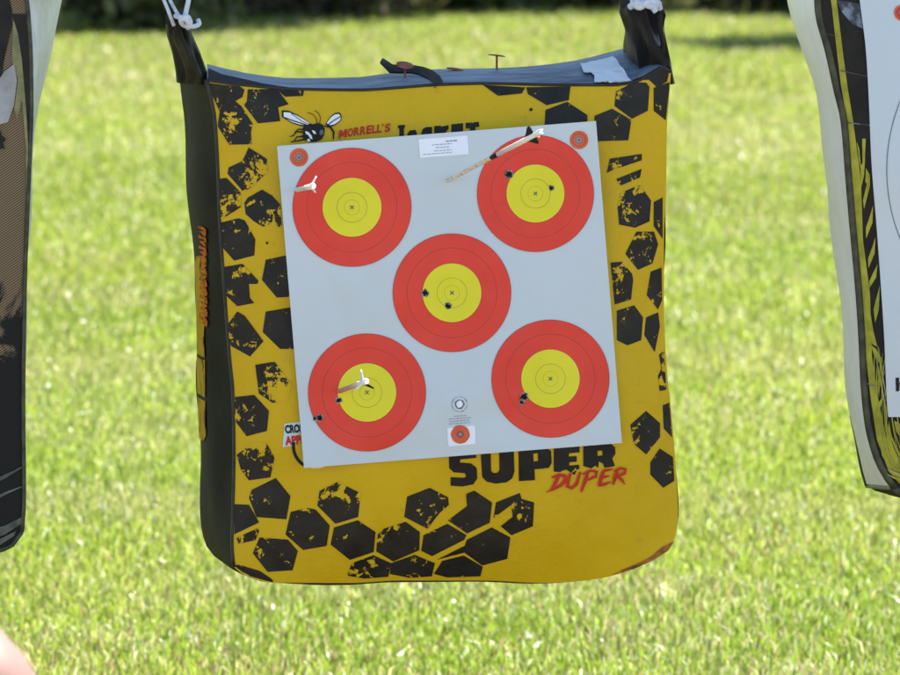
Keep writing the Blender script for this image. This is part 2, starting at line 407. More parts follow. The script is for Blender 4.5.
# keep the plane depth the same: move the origin back onto the front plane
fr0 = Frame(FR.M @ Vector((base.x, 0, base.z)), R(6))
bag = Bag(fr0,
    left=[(207,80),(211,98),(214.5,115),(217.6,163),(219.7,221),(221.8,252),(227,324),(230,361),(233,392),(234,454),(233,505),(232,545),(234,567)],
    right=[(671,72),(669,100),(667,126),(666,195),(664,241),(664,304),(667,372),(670,400),(673.5,437),(677,488),(678,512),(675,538)],
    top=[(207,80),(222,82.5),(249,85.5),(294,89),(360,90),(400,87.5),(443,84.5),(483,83.5),(567,85),(612,85),(634,82),(653,73),(664,67),(671,72)],
    bottom=[(234,567),(241,573),(249,577),(273,582.5),(350,583),(400,580.5),(483,580.5),(543,583),(580,581),(607,577),(630,570),(653,560),(668,549),(675,538)],
    side_l=[(179,75),(182,100),(184.5,122),(187.5,195),(191,235),(195.7,284),(197,350),(198.5,409),(199.5,470),(201,520),(205,543),(214,556)],
    back_top=[(207,64),(249,73.5),(294,78.2),(360,77),(387,73.5),(443,69),(500,68),(560,63),(600,55),(630,48),(652,50),(671,67)], B=.042, seed=1)
def pucker(x, y):
    d = 0
    for (ax, ay, bx, by, w, h) in ((672,552,606,520,7,-.006),(668,545,628,488,9,-.007),(660,558,575,545,8,-.005),(676,470,640,455,8,-.004),(300,583,330,548,9,-.005),(560,583,552,550,9,-.004),(220,240,250,262,8,-.004),(676,528,640,505,6,.004),(236,560,275,528,7,-.003),(672,75,640,120,8,-.003),(210,84,235,130,7,-.003),(450,584,470,540,12,-.002)):
        vx, vy = bx-ax, by-ay; t = min(max(((x-ax)*vx+(y-ay)*vy)/(vx*vx+vy*vy),0),1)
        q = math.hypot(x-ax-vx*t, y-ay-vy*t); d += h*(1-t)*math.exp(-(q/w)**2)
    return d
bag.extra = pucker
B0 = empty('bag_target', fr0.loc, fr0.yaw, label='hanging yellow archery bag target with black honeycomb print and a five spot sheet on it', cat='archery target', group='bag targets hanging in a row')

A = (200, 70, 4.82); A2 = (200, 200, 4.82); A3 = (200, 330, 4.82); A4 = (220, 450, 4.5); A5 = (340, 470, 4.286); A7 = (590, 70, 3.21); A8 = (590, 270, 2.935); AT = (400, 0, 3); AC = (560, 0, 5.62)
HEX = [
 (A,[(42,62),(110,72),(190,78),(215,95),(205,130),(170,150),(200,175),(255,260),(245,300),(250,358),(140,360),(85,270),(95,200),(62,130)],.34,(.2,.3)),
 (A,[(232,95),(370,93),(425,165),(375,180),(385,245),(280,255),(215,170),(228,150)],.30,(-.2,-.6)),
 (A,[(375,96),(500,100),(495,125),(410,128)],.25,(.3,0)),
 (A,[(235,375),(320,430),(325,490),(240,570),(205,580),(135,500),(140,470),(205,440)],.42,(.5,-.2)),
 (None,[(217.6,179),(226.5,178),(240.5,192.4),(241,207),(230,214),(221,219.5),(219,205)],.40,(.2,.8)),
 (None,[(244.6,203),(248,198),(262,190),(272,196),(280,205),(281,226.5),(262,226),(254,221),(246,214)],.40,(0,.5)),
 (A2,[(105,110),(185,90),(215,100),(265,190),(260,265),(165,290),(107,225)],.22,(0,-.9)),
 (A2,[(115,325),(205,310),(280,390),(275,405),(235,405),(240,470),(260,495),(180,510),(122,455)],.34,(-.3,-.6)),
 (A2,[(318,290),(412,270),(432,465),(370,468),(300,385)],.18,(0,.6)),
 (None,[(227,326),(237.3,312),(244.6,316),(263,341),(249.8,356),(231,345.6)],.30,(-.2,.5)),
 (None,[(266,312),(290,308),(296,348.5),(280,348.5),(263,332)],.2,(0,.5)),
 (A3,[(268,170),(360,155),(400,210),(440,260),(420,335),(350,350),(285,305)],.56,(.7,.1)),
 (A3,[(170,325),(260,315),(330,390),(320,485),(225,510),(172,440),(167,400)],.34,(-.7,.2)),
 (None,[(237,455),(252,443),(266,443),(274,458),(270,477),(249,480),(241,469)],.50,(0,-.8)),
 (A4,[(250,128),(315,208),(297,310),(165,300),(132,215),(145,180)],.20,(-.9,-.2)),
 (A4,[(65,245),(130,248),(175,325),(65,378)],.22,(.6,0)),
 (A4,[(75,395),(170,352),(175,365),(160,405),(85,422)],.42,(-.2,0)),
 (A4,[(180,395),(305,405),(348,455),(325,540),(215,547),(150,465)],.18,(0,-.9)),
 (A4,[(98,520),(180,545),(225,575),(240,590),(135,568)],.15,(0,0)),
 (A4,[(320,280),(395,262),(430,270),(492,340),(478,430),(375,448),(297,380)],.20,(.2,-.9)),
 (A4,[(450,185),(530,145),(630,195),(620,300),(520,330),(440,250)],.46,(0,-.8)),
 (A4,[(515,350),(620,318),(698,370),(690,458),(585,493),(500,425)],.18,(0,-.9)),
 (A4,[(712,380),(740,355),(835,325),(897,370),(895,450),(780,500),(705,455)],.26,(-.7,-.6)),
 (A4,[(595,510),(690,475),(768,510),(755,570),(650,578),(575,565)],.36,(0,0)),
 (A5,[(220,400),(320,365),(405,400),(392,455),(300,462),(215,445)],.30,(.2,-.4)),
 (A5,[(440,390),(530,368),(610,415),(600,455),(460,460),(405,445)],.14,(.4,0)),
 (A5,[(290,115),(385,78),(462,118),(465,150),(425,185),(375,250),(278,200)],.30,(.6,.4)),
 (A5,[(465,215),(545,155),(540,105),(575,90),(650,140),(640,225),(545,270)],.30,(-.6,-.5)),
 (A5,[(360,280),(460,232),(540,280),(530,300),(395,368),(350,345)],.08,(0,0)),
 (A5,[(415,385),(535,325),(530,355)],.15,(0,0)),
 (A5,[(545,300),(650,248),(728,290),(715,380),(610,408),(530,350)],.10,(.5,.5)),
 (A5,[(670,140),(770,100),(778,125),(830,140),(825,240),(735,278),(690,240),(740,200),(735,150),(660,205)],.28,(0,-.4)),
 (A7,[(85,70),(140,40),(180,42),(190,55),(185,130),(135,155),(80,115)],.24,(-.7,-.3)),
 (A7,[(205,58),(255,40),(259,62),(243,160),(205,130)],.15,(.2,.6)),
 (AC,[(405,452),(470,425),(560,372),(612,398),(600,458),(545,490),(500,448),(440,435)],.12,(0,0)),
 (None,[(595,116),(612,109),(631,120),(628,140),(594,141)],.26,(.6,0)),
 (AT,[(250,255),(375,262),(365,280),(295,287)],.1,(0,0)),
 (AT,[(380,262),(510,260),(505,300),(440,315),(385,282)],.1,(0,0)),
 (None,[(546,110),(567,102),(587,115),(587,123),(545,126)],.16,(0,.4)),
 (A7,[(65,285),(165,270),(165,290),(120,305),(75,320),(55,330)],.42,(-.6,0)),
 (A7,[(85,350),(165,318),(160,345),(100,370)],.34,(-.4,-.3)),
 (A7,[(100,395),(160,370),(195,420),(190,485),(145,505),(95,495),(90,440)],.38,(-.6,-.4)),
 (A7,[(205,425),(233,410),(233,540),(205,500)],.16,(0,0)),
 (A7,[(150,520),(205,520),(218,560),(200,620),(155,640),(115,590)],.34,(-.2,0)),
 (None,[(611,263),(622,262),(632,274),(633,280),(631,299),(615,304)],.30,(-.2,-.3)),
 (None,[(651,272),(661.5,268),(662,300),(658,309),(647,295)],.22,(-.4,.4)),
 (A8,[(80,120),(130,105),(155,140),(150,205),(110,220),(80,205)],.20,(0,-.6)),
 (A8,[(165,140),(200,125),(205,165),(190,240),(160,190)],.2,(-.3,-.2)),
 (A8,[(203,250),(217,238),(224,350),(205,355),(200,310),(210,290)],.40,(-.6,0)),
 (A8,[(214,398),(233,390),(241,490),(217,465)],.2,(0,-.4)),
 (A8,[(120,455),(165,415),(205,450),(205,490),(165,540),(130,510)],.28,(-.3,.2)),
 (A8,[(178,565),(205,525),(243,550),(247,618),(215,638),(178,600)],.16,(-.6,.2)),
]
mb = MB(); bag.front(mb, 72, 0)
for z, pts, w, g in HEX:
    p = Z(*z, pts) if z else pts
    hx, hy = sum(q[0] for q in p) / len(p), sum(q[1] for q in p) / len(p)
    if hx > 236: p = [(hx + (a - hx) * 1.022, hy + (b - hy) * 1.022) for a, b in p]
    p = [(min(a, bag.Rc.at(b) - .6), min(b, bag.Bc.at(a) - .6)) for a, b in p]
    bag.decal(mb, [p], .0008, 1, 3, (w * .80, g))
# small puncture and smudges in the vinyl
for x, y, r in ((531,109.5,1.7),(267,243,1.3),(259,420,1.2),(275,212.5,2)):
    bag.decal(mb, [[(x + r*math.cos(a*.785)*(1+.2*math.sin(a*3)), y + r*math.sin(a*.785)) for a in range(8)]], .0013, 2)
# narrow black bottom lip at left; orange translucent glow painted on the right fold
bag.decal(mb, [Z(220,450,4.5,[(62,520),(100,548),(150,572),(235,596),(240,590),(180,566),(120,540),(85,516)])], .001, 2, 1)
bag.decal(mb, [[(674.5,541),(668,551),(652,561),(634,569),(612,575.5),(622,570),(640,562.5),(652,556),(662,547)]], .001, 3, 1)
mb.build('front_panel', [M_yellow, M_hex, M_black_print, varied('painted_orange_glow', (.10,.03,.006),(.52,.20,.01),45)], B0, wear=True)

mb = MB(); bag.side(-1, mb, 50, 12, 0); side_l = mb
def side_decal(mb, loops, mat, off=.0012, cuts=1):
    vs, fs = tess(loops, cuts); out = []
    y0, y1 = bag.Lc.k[0], bag.Lc.k[-1]
    for x, y in vs:
        b = min(max((y - y0) / (y1 - y0), 0), 1); best = None
        for k in range(60):
            p = bag.side_pt(-1, b, k / 59, off); q = CM.inverted() @ (fr0.M @ p); e = abs(450 - q.x / q.z * FPX - x)
            if best is None or e < best[0] - 1e-6: best = (e, p)
        out.append(best[1])
    mb.add(out, fs, mat)
ylw = [[(195,262),(204.5,258),(205,322),(203.5,336),(204.5,361),(197,361)],[(196.5,364),(204.5,364),(205,402),(197.5,401)],[(197.5,405),(205,406),(206,440),(203,448),(198.5,448)]]
for l in ylw: side_decal(mb, [l], 1)
rr = random.Random(3)
y = 230
while y < 330:
    h = rr.uniform(7, 11); x = 198.5 + (y - 230) * .015
    side_decal(mb, [ribbon2d([(x, y), (x + 6, y + 1), (x + 7, y + h * .5), (x + 2, y + h * .55), (x + 7, y + h - 1)], 3.1)], 2, .0022)
    y += h + 1.6
o = mb.build('side_panel', [M_side, varied('worn_yellow_side_print', (.02,.018,.008),(.58,.36,.01),34,.8,.05,0,lo=.36,hi=.47), varied('broken_orange_print', (.10,.03,.006),(.66,.15,.006),60,.8,.05,0,lo=.36,hi=.46)], B0)
mb = MB(); bag.side(1, mb, 40, 8, 0); mb.build('side_panel', [M_side], B0)
mb = MB(); bag.top(mb, 70, 12)
vs, fs = tess([[(208.5,69),(222,75),(240,79),(262,84),(290,88.4),(249,85),(222,82),(208.5,79.5)]], 2); mb.add([bag.top_at(x, y, .0012) for x, y in vs], fs, 1)  # dark crease shading at the left end, laid on as a black wedge
mb.build('top_panel', [M_top, M_black], B0)
mb = MB(); bag.bottom(mb); mb.build('bottom_panel', [M_black], B0)
mb = MB(); bag.back(mb); mb.build('back_panel', [M_black], B0)
mb = MB(); bag.seam(mb); mb.build('seam_piping', [M_pipe], B0)
# hanging tabs
mb = MB(); loft(mb, fr0, [(193,82,16.5,.05,-.10),(191,70,15.5,.05,-.10),(186,52,14,.045,-.10),(179,34,12.5,.035,-.10),(175.5,19,10.5,.02,-.10)], 32, 4, .24)
mb.tube([fr0.at(196,76,-.045), fr0.at(189,56,-.05), fr0.at(181,36,-.06), fr0.at(177,22,-.08)], .0028, 6)
mb.build('hanging_tab', [M_ear], B0)
mb = MB(); loft(mb, fr0, [(651,80,22,.09,-.12),(649.5,63,20.5,.08,-.12),(647,45,19.5,.06,-.11),(644,28,19.5,.045,-.11),(642,12,23,.03,-.11),(641,3,21,.02,-.11)], 32, 5, .22)
mb.tube([fr0.at(661,66,-.05), fr0.at(663,44,-.05), fr0.at(660,28,-.055), fr0.at(659,10,-.07)], .0028, 6)
mb.build('hanging_tab', [M_ear2], B0)

# lettering on the vinyl
zs = (440, 435, 4.5)
SUPER = [
 [[(45,75),(160,65),(163,103),(92,110),(88,124),(140,128),(165,148),(168,195),(150,222),(100,232),(48,228),(48,190),(110,193),(118,185),(112,172),(62,168),(42,150),(40,100)]],
 [[(183,75),(228,72),(230,160),(240,172),(258,170),(268,158),(266,68),(332,62),(335,165),(325,195),(300,213),(250,219),(210,210),(190,190)]],
 [[(353,70),(480,58),(500,72),(503,125),(490,148),(425,155),(428,203),(355,208)],[(420,84),(440,82),(442,117),(421,120)]],
 [[(512,62),(628,52),(628,78),(580,83),(580,97),(615,95),(616,120),(582,123),(582,138),(625,134),(628,150),(616,158),(610,146),(600,160),(590,170),(570,156),(552,160),(540,167),(512,165)]],
 [[(645,50),(770,40),(788,55),(790,85),(775,105),(788,140),(740,148),(735,130),(715,118),(712,148),(700,138),(680,150),(645,140)],[(708,72),(730,70),(732,92),(710,94)]],
 [[(592,172),(604,165),(616,158),(606,180)]], ]
mb = MB()
for lp in SUPER: bag.decal(mb, [Z(*zs, l) for l in lp], .001, 0, 1)
o = mb.build('lettering', [M_black_print], B0, smooth=False); o['label'] = 'heavy black word SUPER cut off by the sheet above'
mb = MB()
DUP = [([(538,178),(520,214),(500,252)],[14,17,12]),([(503,192),(535,180),(562,184),(566,202),(548,224),(520,240),(478,258)],[8,14,18,18,15,12,4]),
 ([(588,172),(578,205),(574,232),(592,240),(615,222),(632,166)],[12,16,16,14,15,10]),
 ([(668,160),(655,205),(636,256)],[13,16,10]),([(640,178),(680,160),(706,166),(702,186),(655,208)],[6,12,16,14,6]),
 ([(738,160),(726,195),(716,228)],[13,16,14]),([(714,228),(742,222),(768,212)],[13,12,6]),([(722,194),(745,188),(764,184)],[12,11,5]),([(732,164),(755,158),(778,153)],[13,12,5]),
 ([(800,156),(790,190),(780,224)],[13,16,9]),([(782,164),(815,150),(836,154),(832,172),(796,190)],[6,12,14,13,8]),([(800,186),(818,200),(832,222)],[10,13,5])]
for k, (p, w) in enumerate(DUP):
    bag.decal(mb, [Z(*zs, ribbon2d(p, w))], .0018 + .00012 * k, 0, 0)
o = mb.build('lettering', [M_red_print], B0, smooth=False); o['label'] = 'red slanted brush word DUPER'
mb = MB()
for k, ch in enumerate("MORRELL'S"):
    xs = [0, 8.6, 15, 21.3, 27.6, 33.2, 38.2, 43.3, 46][k]; ww = [8, 5.8, 5.7, 5.7, 5, 4.6, 4.6, 2, 5.6][k]
    yb = 138.6 - xs * .19 + .0012 * xs * xs
    if ch == "'": bag.decal(mb, [[(338.6+xs, yb-8.6),(338.6+xs+1.9, yb-8.9),(338.6+xs+1.2, yb-5.4)]], .0011)
    elif ch == 'M':
        bag.decal(mb, [[(338.6+a*.98-.08*0+b*.09, yb-.17*a-b) for a, b in ((0,0),(0,8.4),(2.4,8.4),(4,4.6),(5.6,8.4),(8,8.4),(8,0),(5.9,0),(5.9,4.6),(4.6,1.4),(3.4,1.4),(2.1,4.6),(2.1,0))]], .0011)
    else: bag.text(mb, ch, (338.6 + xs, yb), (1, -.17), 8.4, bold=(.012 if ch == 'M' else .036), width=ww, up=(.08, -1))
o = mb.build('lettering', [M_red_print], B0, smooth=False); o['label'] = "small red arched word MORRELL'S"
mb = MB(); zj = (390, 105, 7.5)
for lp in ([(60,152),(112,148),(110,172),(104,174),(106,290),(70,295),(70,176),(60,177)], [(130,215),(150,190),(190,186),(200,205),(210,280),(130,285)], [(235,215),(245,180),(270,166),(315,164),(315,275),(235,280)],
           [(332,158),(382,154),(384,164),(394,160),(438,150),(440,176),(420,200),(440,260),(332,265)], [(460,145),(548,136),(548,250),(460,258)], [(566,134),(602,131),(604,140),(608,131),(616,130),(620,139),(628,129),(664,125),(666,134),(672,160),(640,168),(640,240),(600,244),(600,172),(568,176)]):
    bag.decal(mb, [Z(*zj, lp)], .001)
o = mb.build('lettering', [M_black_print], B0, smooth=False); o['label'] = 'tops of heavy black letters JACKET above the sheet'
mb = MB(); bag.decal(mb, [[(284.5,423.5),(312,420.5),(313,444),(282.5,447)]], .001, 0, 1)
bag.text(mb, 'CROSSBOW', (285.3, 433.8), (1, -.08), 8.6, mat=1, bold=.05, width=38, off=.0018)
bag.text(mb, 'APPROVED', (285.4, 445.6), (1, -.08), 9.4, mat=2, bold=.05, width=44, off=.0018)
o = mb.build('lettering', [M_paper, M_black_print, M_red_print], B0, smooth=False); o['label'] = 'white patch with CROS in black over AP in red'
mb = MB()
ci = lambda r, a0, a1, n, cx=316, cy=446: [(cx + r*math.cos(R(a0+(a1-a0)*k/n)), cy + r*math.sin(R(a0+(a1-a0)*k/n))) for k in range(n+1)]
bag.decal(mb, [ci(22.5, 0, 360, 40)[:-1]], .0010, 0); bag.decal(mb, [ci(20.8, 0, 360, 40)[:-1]], .0014, 1)
bag.decal(mb, [ci(24.2, 190, 122, 14) + ci(21.0, 122, 190, 14)], .0019, 2)
mb.build('round_emblem', [M_white, M_yellow, M_black_print], B0, smooth=False)
# wasp print above the sheet
zw = (265, 95, 6.43); mb = MB()
wingL = [(108,98),(150,100),(210,128),(260,160),(305,190),(285,204),(230,200),(170,180),(125,150),(108,140)]
wingR = [(388,188),(420,140),(450,116),(480,112),(494,135),(488,165),(450,195),(415,205)]
for wg in (wingL, wingR):
    cx = sum(p[0] for p in wg) / len(wg); cy = sum(p[1] for p in wg) / len(wg)
    bag.decal(mb, [Z(*zw, wg)], .0010, 0)
    bag.decal(mb, [Z(*zw, [(cx + (x-cx)*.86, cy + (y-cy)*.78) for x, y in wg])], .0014, 1)
for p, w in (([(112,140),(180,165),(290,200)],7),([(170,120),(240,170),(295,192)],4),([(400,195),(440,165),(486,138)],6)): bag.decal(mb, [Z(*zw, ribbon2d(p, w))], .0018, 0)
thor = [(250,200),(300,190),(340,180),(372,190),(385,220),(380,255),(365,285),(330,300),(290,302),(255,290),(235,268),(250,240),(240,222)]
bag.decal(mb, [Z(*zw, thor)], .0017, 0)
bag.decal(mb, [Z(*zw, [(352,228),(372,222),(378,245),(362,262),(350,250)])], .0021, 2)
for q in ([(258,232),(280,238),(300,262),(306,285),(290,280),(280,260),(262,248)], [(300,225),(322,232),(330,252),(312,248)], [(270,285),(285,280),(292,296),(275,300)]): bag.decal(mb, [Z(*zw, q)], .0021, 1)
for k, (p, w) in enumerate([([(335,185),(330,150),(310,125),(272,112)],5),([(352,182),(356,140),(340,112),(318,100)],5),([(380,200),(420,205),(442,240),(440,285)],[8,15,14,7]),([(250,240),(205,235),(180,262),(158,268)],[13,9,8,5]),([(255,265),(205,270),(185,298)],[12,9,6]),([(262,285),(220,292),(165,302)],[12,9,7]),([(255,222),(215,220),(190,240)],[11,8,5])]):
    bag.decal(mb, [Z(*zw, ribbon2d(p, w))], .0024 + .0001*k, 0)
mb.build('wasp_print', [M_black_print, M_white, M_ink], B0, smooth=False)

# ------------------------------------------------------------------ target sheet on the bag
TL, TR_, BR_, BL = (277,146), (596,121), (622,443), (304,468)
pbase = fr0.at(463, 455.5, 0); frp = Frame(fr0.M @ Vector((pbase.x, 0, pbase.z)), fr0.yaw)
def sheet_d(x, y):
    cx, cy = 450, 294
    s = ((x - cx) ** 2 + (y - cy) ** 2) / 225 ** 2
    stiff = bag.bulge(cx, cy) - .010 * s + .0016 * mnoise.noise(Vector((x * .013, y * .011, 8))) + .0005 * mnoise.noise(Vector((x * .05, y * .04, 3)))
    lift = .010 * math.exp(-((x-304)**2 + (y-468)**2) / 42**2) + .007 * math.exp(-((x-622)**2 + (y-443)**2) / 34**2) + .006 * math.exp(-((x-596)**2 + (y-121)**2) / 30**2) + .003 * math.exp(-((x-470)**2) / 60**2) * max(0, (y-380)/75)
    return max(bag.bulge(x, y), stiff) + .0035 + lift
def sheet(x, y, off=0): return frp.at(x, y, sheet_d(x, y) + off)
def bil(a, b): return tuple((1-a)*(1-b)*TL[i] + a*(1-b)*TR_[i] + a*b*BR_[i] + (1-a)*b*BL[i] for i in (0, 1))
T0 = empty('target_face', frp.loc, frp.yaw, label='tilted white paper with five red and yellow archery spots on the yellow bag', cat='target sheet', group='paper faces fixed on the bags')
mb = MB(); n = 100
rowsf = [[sheet(*bil(j/n, i/n)) for j in range(n+1)] for i in range(n+1)]
rowsb = [[p + Vector((0, .0012, 0)) for p in r] for r in rowsf]
mb.grid(rowsf, 0, flip=True); mb.grid(rowsb, 0)
edge = [(0,j) for j in range(n+1)] + [(i,n) for i in range(1,n+1)] + [(n,j) for j in range(n-1,-1,-1)] + [(i,0) for i in range(n-1,0,-1)]
ev = [rowsf[i][j] for i,j in edge] + [rowsb[i][j] for i,j in edge]; ne = len(edge)
mb.add(ev, [(k, (k+1)%ne, ne+(k+1)%ne, ne+k) for k in range(ne)], 0)
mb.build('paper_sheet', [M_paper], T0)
def disc(mb, cx, cy, radii, mats, off, seg=72, jag=0, surf=sheet):
    """concentric flat bands: radii r0<r1<..., mats per band"""
    vs = [surf(cx, cy, off)]; fs = []; ms = []
    for k, r in enumerate(radii):
        for j in range(seg):
            a = 2*math.pi*j/seg; q = r * (1 + (jag * mnoise.noise(Vector((math.cos(a)*2+cx, math.sin(a)*2+cy, k))) if jag else 0))
            vs.append(surf(cx + q*math.cos(a), cy + q*math.sin(a), off))
        for j in range(seg):
            j2 = (j+1) % seg
            if k == 0: fs.append((0, 1+j2, 1+j)); ms.append(mats[0])
            else:
                o1 = 1+(k-1)*seg; o2 = 1+k*seg
                fs.append((o1+j, o1+j2, o2+j2, o2+j)); ms.append(mats[k])
    o = len(mb.v); mb.v += [tuple(p) for p in vs]; mb.w += [0]*len(vs); mb.f += [tuple(i+o for i in f) for f in fs]; mb.m += ms
SPOTS = [(352,207.3,59.5),(535.5,193.5,58.5),(452,292.8,59.3),(367,392.5,59),(550.5,378.7,59)]
for cx, cy, r in SPOTS:
    mb = MB(); q = r / 59
    disc(mb, cx, cy, [5*q,7.3*q,7.7*q,11*q,14.5*q,15.2*q,22*q,29.2*q,29.7*q,37*q,44.3*q,45*q,52*q,58.5*q,r], [0,0,1,0,0,1,0,0,3,2,2,3,2,2,3], .0008, 120)
    for k, (dx, dy) in enumerate(((1, 1), (1, -1))):
        vs, fs = tess([ribbon2d([(cx-1.8*dx, cy-1.8*dy), (cx+1.8*dx, cy+1.8*dy)], .9)]); mb.add([sheet(x, y, .0013 + k*.0002) for x, y in vs], fs, 4)
    mb.build('target_spot', [M_yel, M_yelline, M_red, M_redline, M_ink], T0)
def shp(mb, loops, off, mat=0, cuts=0):
    vs, fs = tess(loops, cuts); mb.add([sheet(x, y, off) for x, y in vs], fs, mat)
for cx, cy in ((299,157.3),(579,140)):
    mb = MB(); disc(mb, cx, cy, [1.5,2.6,3.4,6,6.6,9.2], [1,2,1,0,3,0], .0005, 40); mb.build('calibration_spot', [M_orange, M_ink, M_faint, M_redline], T0)
mb = MB(); shp(mb, [[(447,428),(475,425.6),(475.6,444),(448.4,446.5)]], .0005, 0, 1)
disc(mb, 460.3, 434.3, [1.4,2.4,3.6,6,9.3], [2,3,4,1,1], .0010, 40, .06); mb.build('calibration_spot', [M_label, M_orange, M_faint, M_ink, M_redline], T0)
mb = MB(); shp(mb, [[(418.5,139.3),(467.5,135.6),(469,154.2),(420,158)]], .0005, 0, 2)
for y0, x0, x1, w in ((141.4,446,458,1.3),(144.2,432,452,.7),(147.2,436,449,.7),(150.3,434,452,.6),(153,423,452,.6)):
    x = x0
    while x < x1:
        l = random.uniform(2, 5); shp(mb, [ribbon2d([(x, y0-(x-444)*.075), (min(x+l, x1), y0-(min(x+l, x1)-444)*.075)], w)], .0009, 1); x += l + .9
mb.build('printed_label', [M_label, M_faint], T0, smooth=False)
mb = MB(); disc(mb, 459.6, 404.2, [3.3,4.9,7.0,7.8], [0,1,2,3], .0005, 40, .12)
shp(mb, [[(457.5,401.5),(460.5,400.2),(462.5,403),(461,407),(458,408),(456.8,405)]], .0010, 0)
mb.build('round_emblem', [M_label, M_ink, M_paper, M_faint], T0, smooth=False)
mb = MB()
for y0, x0, x1 in ((415.8,454,467),(418.4,449,471),(420.8,450,469),(423.2,449,470)):
    x = x0
    while x < x1:
        l = random.uniform(1.5, 4); shp(mb, [ribbon2d([(x, y0-(x-460)*.075), (min(x+l, x1), y0-(min(x+l, x1)-460)*.075)], .8)], .0005, 0); x += l + .8
o = mb.build('lettering', [M_faint], T0, smooth=False); o['label'] = 'tiny faint grey lines of small print'
HOLES = [(425,292.8,2.3),(448.5,306.6,2.4),(509.5,174,2.5),(551,188.3,2.3),(314.5,418.2,1.6),(319.8,418.5,2.2),(338.8,400.5,2.4),(523.5,396.5,2.4),(521.3,402.2,2.0)]
for k, (x, y, r) in enumerate(HOLES):
    r *= (1.0, .85, 1.05, .75, .8, 1.0, .8, 1.05, .75)[k]
    mb = MB(); disc(mb, x, y, [r*.9], [0], .0017, 16, .35)
    disc(mb, x + random.uniform(-.8, .8), y + random.uniform(-.8, .8), [r*1.15, r*1.7], [0, 1], .0012, 20, .5)
    for q in range(4):
        a = random.uniform(0, 6.28); c1 = (x+math.cos(a)*r*1.0, y+math.sin(a)*r*1.0); c2 = (x+math.cos(a)*r*1.9, y+math.sin(a)*r*1.9)
        vs, fs = tess([ribbon2d([c1, c2], [r*.9, .2])]); mb.add([sheet(px_, py_, .0019 + .0014*(math.hypot(px_-x, py_-y)/r/2)) for px_, py_ in vs], fs, 1 if q % 2 else 0)
    mb.build('arrow_hole', [M_hole, M_torn], T0, smooth=False)

# ------------------------------------------------------------------ arrows
def arrow(p0, p1, label, roll, vanes, r=.0030, wrap=.17, shaft_mat=M_shaft):
    ax = (p1 - p0); ln = ax.length; ax.normalize()
    rt = bpy.data.objects.new('arrow', None); COL.objects.link(rt); rt.location = p0
    rt.rotation_mode = 'QUATERNION'; rt.rotation_quaternion = ax.to_track_quat('Z', 'X'); rt.empty_display_size = .1
    tag(rt, label, 'arrow', 'arrows stuck in the five spot sheet')
    Mi = (Matrix.Translation(p0) @ ax.to_track_quat('Z', 'X').to_matrix().to_4x4()).inverted()
    up = (Mi.to_3x3() @ Vector((0, 0, 1))); a0 = math.atan2(up.y, up.x)
    mb = MB(); mb.tube([(0,0,-.20),(0,0,-.1),(0,0,0),(0,0,ln*.5),(0,0,ln-wrap)], r, 16); mb.tube([(0,0,ln*.49),(0,0,ln-wrap)], r*1.03, 16, 1) if shaft_mat is M_shaft else None
    mb.build('shaft', [shaft_mat, M_vane_b], rt)
    mb = MB(); mb.tube([(0,0,ln-wrap),(0,0,ln-.012)], r*1.12, 16); mb.build('wrap', [M_wrap], rt)
    mb = MB(); mb.tube([(0,0,ln-.012),(0,0,ln-.008),(0,0,ln-.001),(0,0,ln+.001)], [r*1.0,r*1.3,r*1.35,r*1.1], 16)
    for sgn in (-1, 1): mb.box((sgn*r*.75, 0, ln+.003), (r*.55, r*1.7, .008))
    mb.build('nock', [M_nock], rt)
    for ang, m, h, vl in vanes:
        th = a0 + R(ang); d = Vector((math.cos(th), math.sin(th), 0)); t = Vector((-math.sin(th), math.cos(th), 0))*.0006
        z1 = ln - .022; prof = [(r, z1-vl), (r+h*.35, z1-vl*.65), (r+h*.9, z1-vl*.25), (r+h, z1-vl*.08), (r+h*.8, z1), (r, z1)]
        mb = MB(); n_ = len(prof)
        vs = [d*a + Vector((0,0,z)) + t for a, z in prof] + [d*a + Vector((0,0,z)) - t for a, z in prof]
        mb.add(vs, [tuple(range(n_)), tuple(range(n_, 2*n_))[::-1]] + [(k, n_+k, n_+(k+1)%n_, (k+1)%n_) for k in range(n_)])
        mb.build('vane', [m], rt, smooth=False)
    return rt
dsh = lambda x, y: sheet_d(x, y)
arrow(fr0.world(447.5,180.8,dsh(447,181)), fr0.world(539.5,132.5,.45), 'arrow with speckled shaft and one black vane, leaning to the upper right spot', 0,
      [(28, M_vane_b, .0100, .040), (-152, M_vane_b, .0080, .036), (-75, M_vane_w, .004, .06), (-110, M_vane_y, .005, .05)], .0026, .185)
arrow(fr0.world(297.5,189.8,dsh(297,190)), fr0.world(312.5,186.3,.45), 'arrow seen nearly end on at the left rim of the upper left spot', 0,
      [(-25, M_vane_w, .010, .05), (95, M_vane_w, .008, .05), (215, M_vane_w, .006, .05)], .0029, .2, M_wrap)
M_pink = varied('pale_red_shaft', (.45,.16,.12),(.66,.50,.44), 60, .35, .5, 0)
arrow(fr0.world(339.5,391.2,dsh(340,391)), fr0.world(365.5,381.5,.45), 'arrow in the lower left spot with white nock and a dark vane', 0,
      [(12, M_vane_w, .012, .05), (132, M_vane_w, .011, .06), (-122, M_vane_b, .011, .05)], .0029, .17, M_pink)

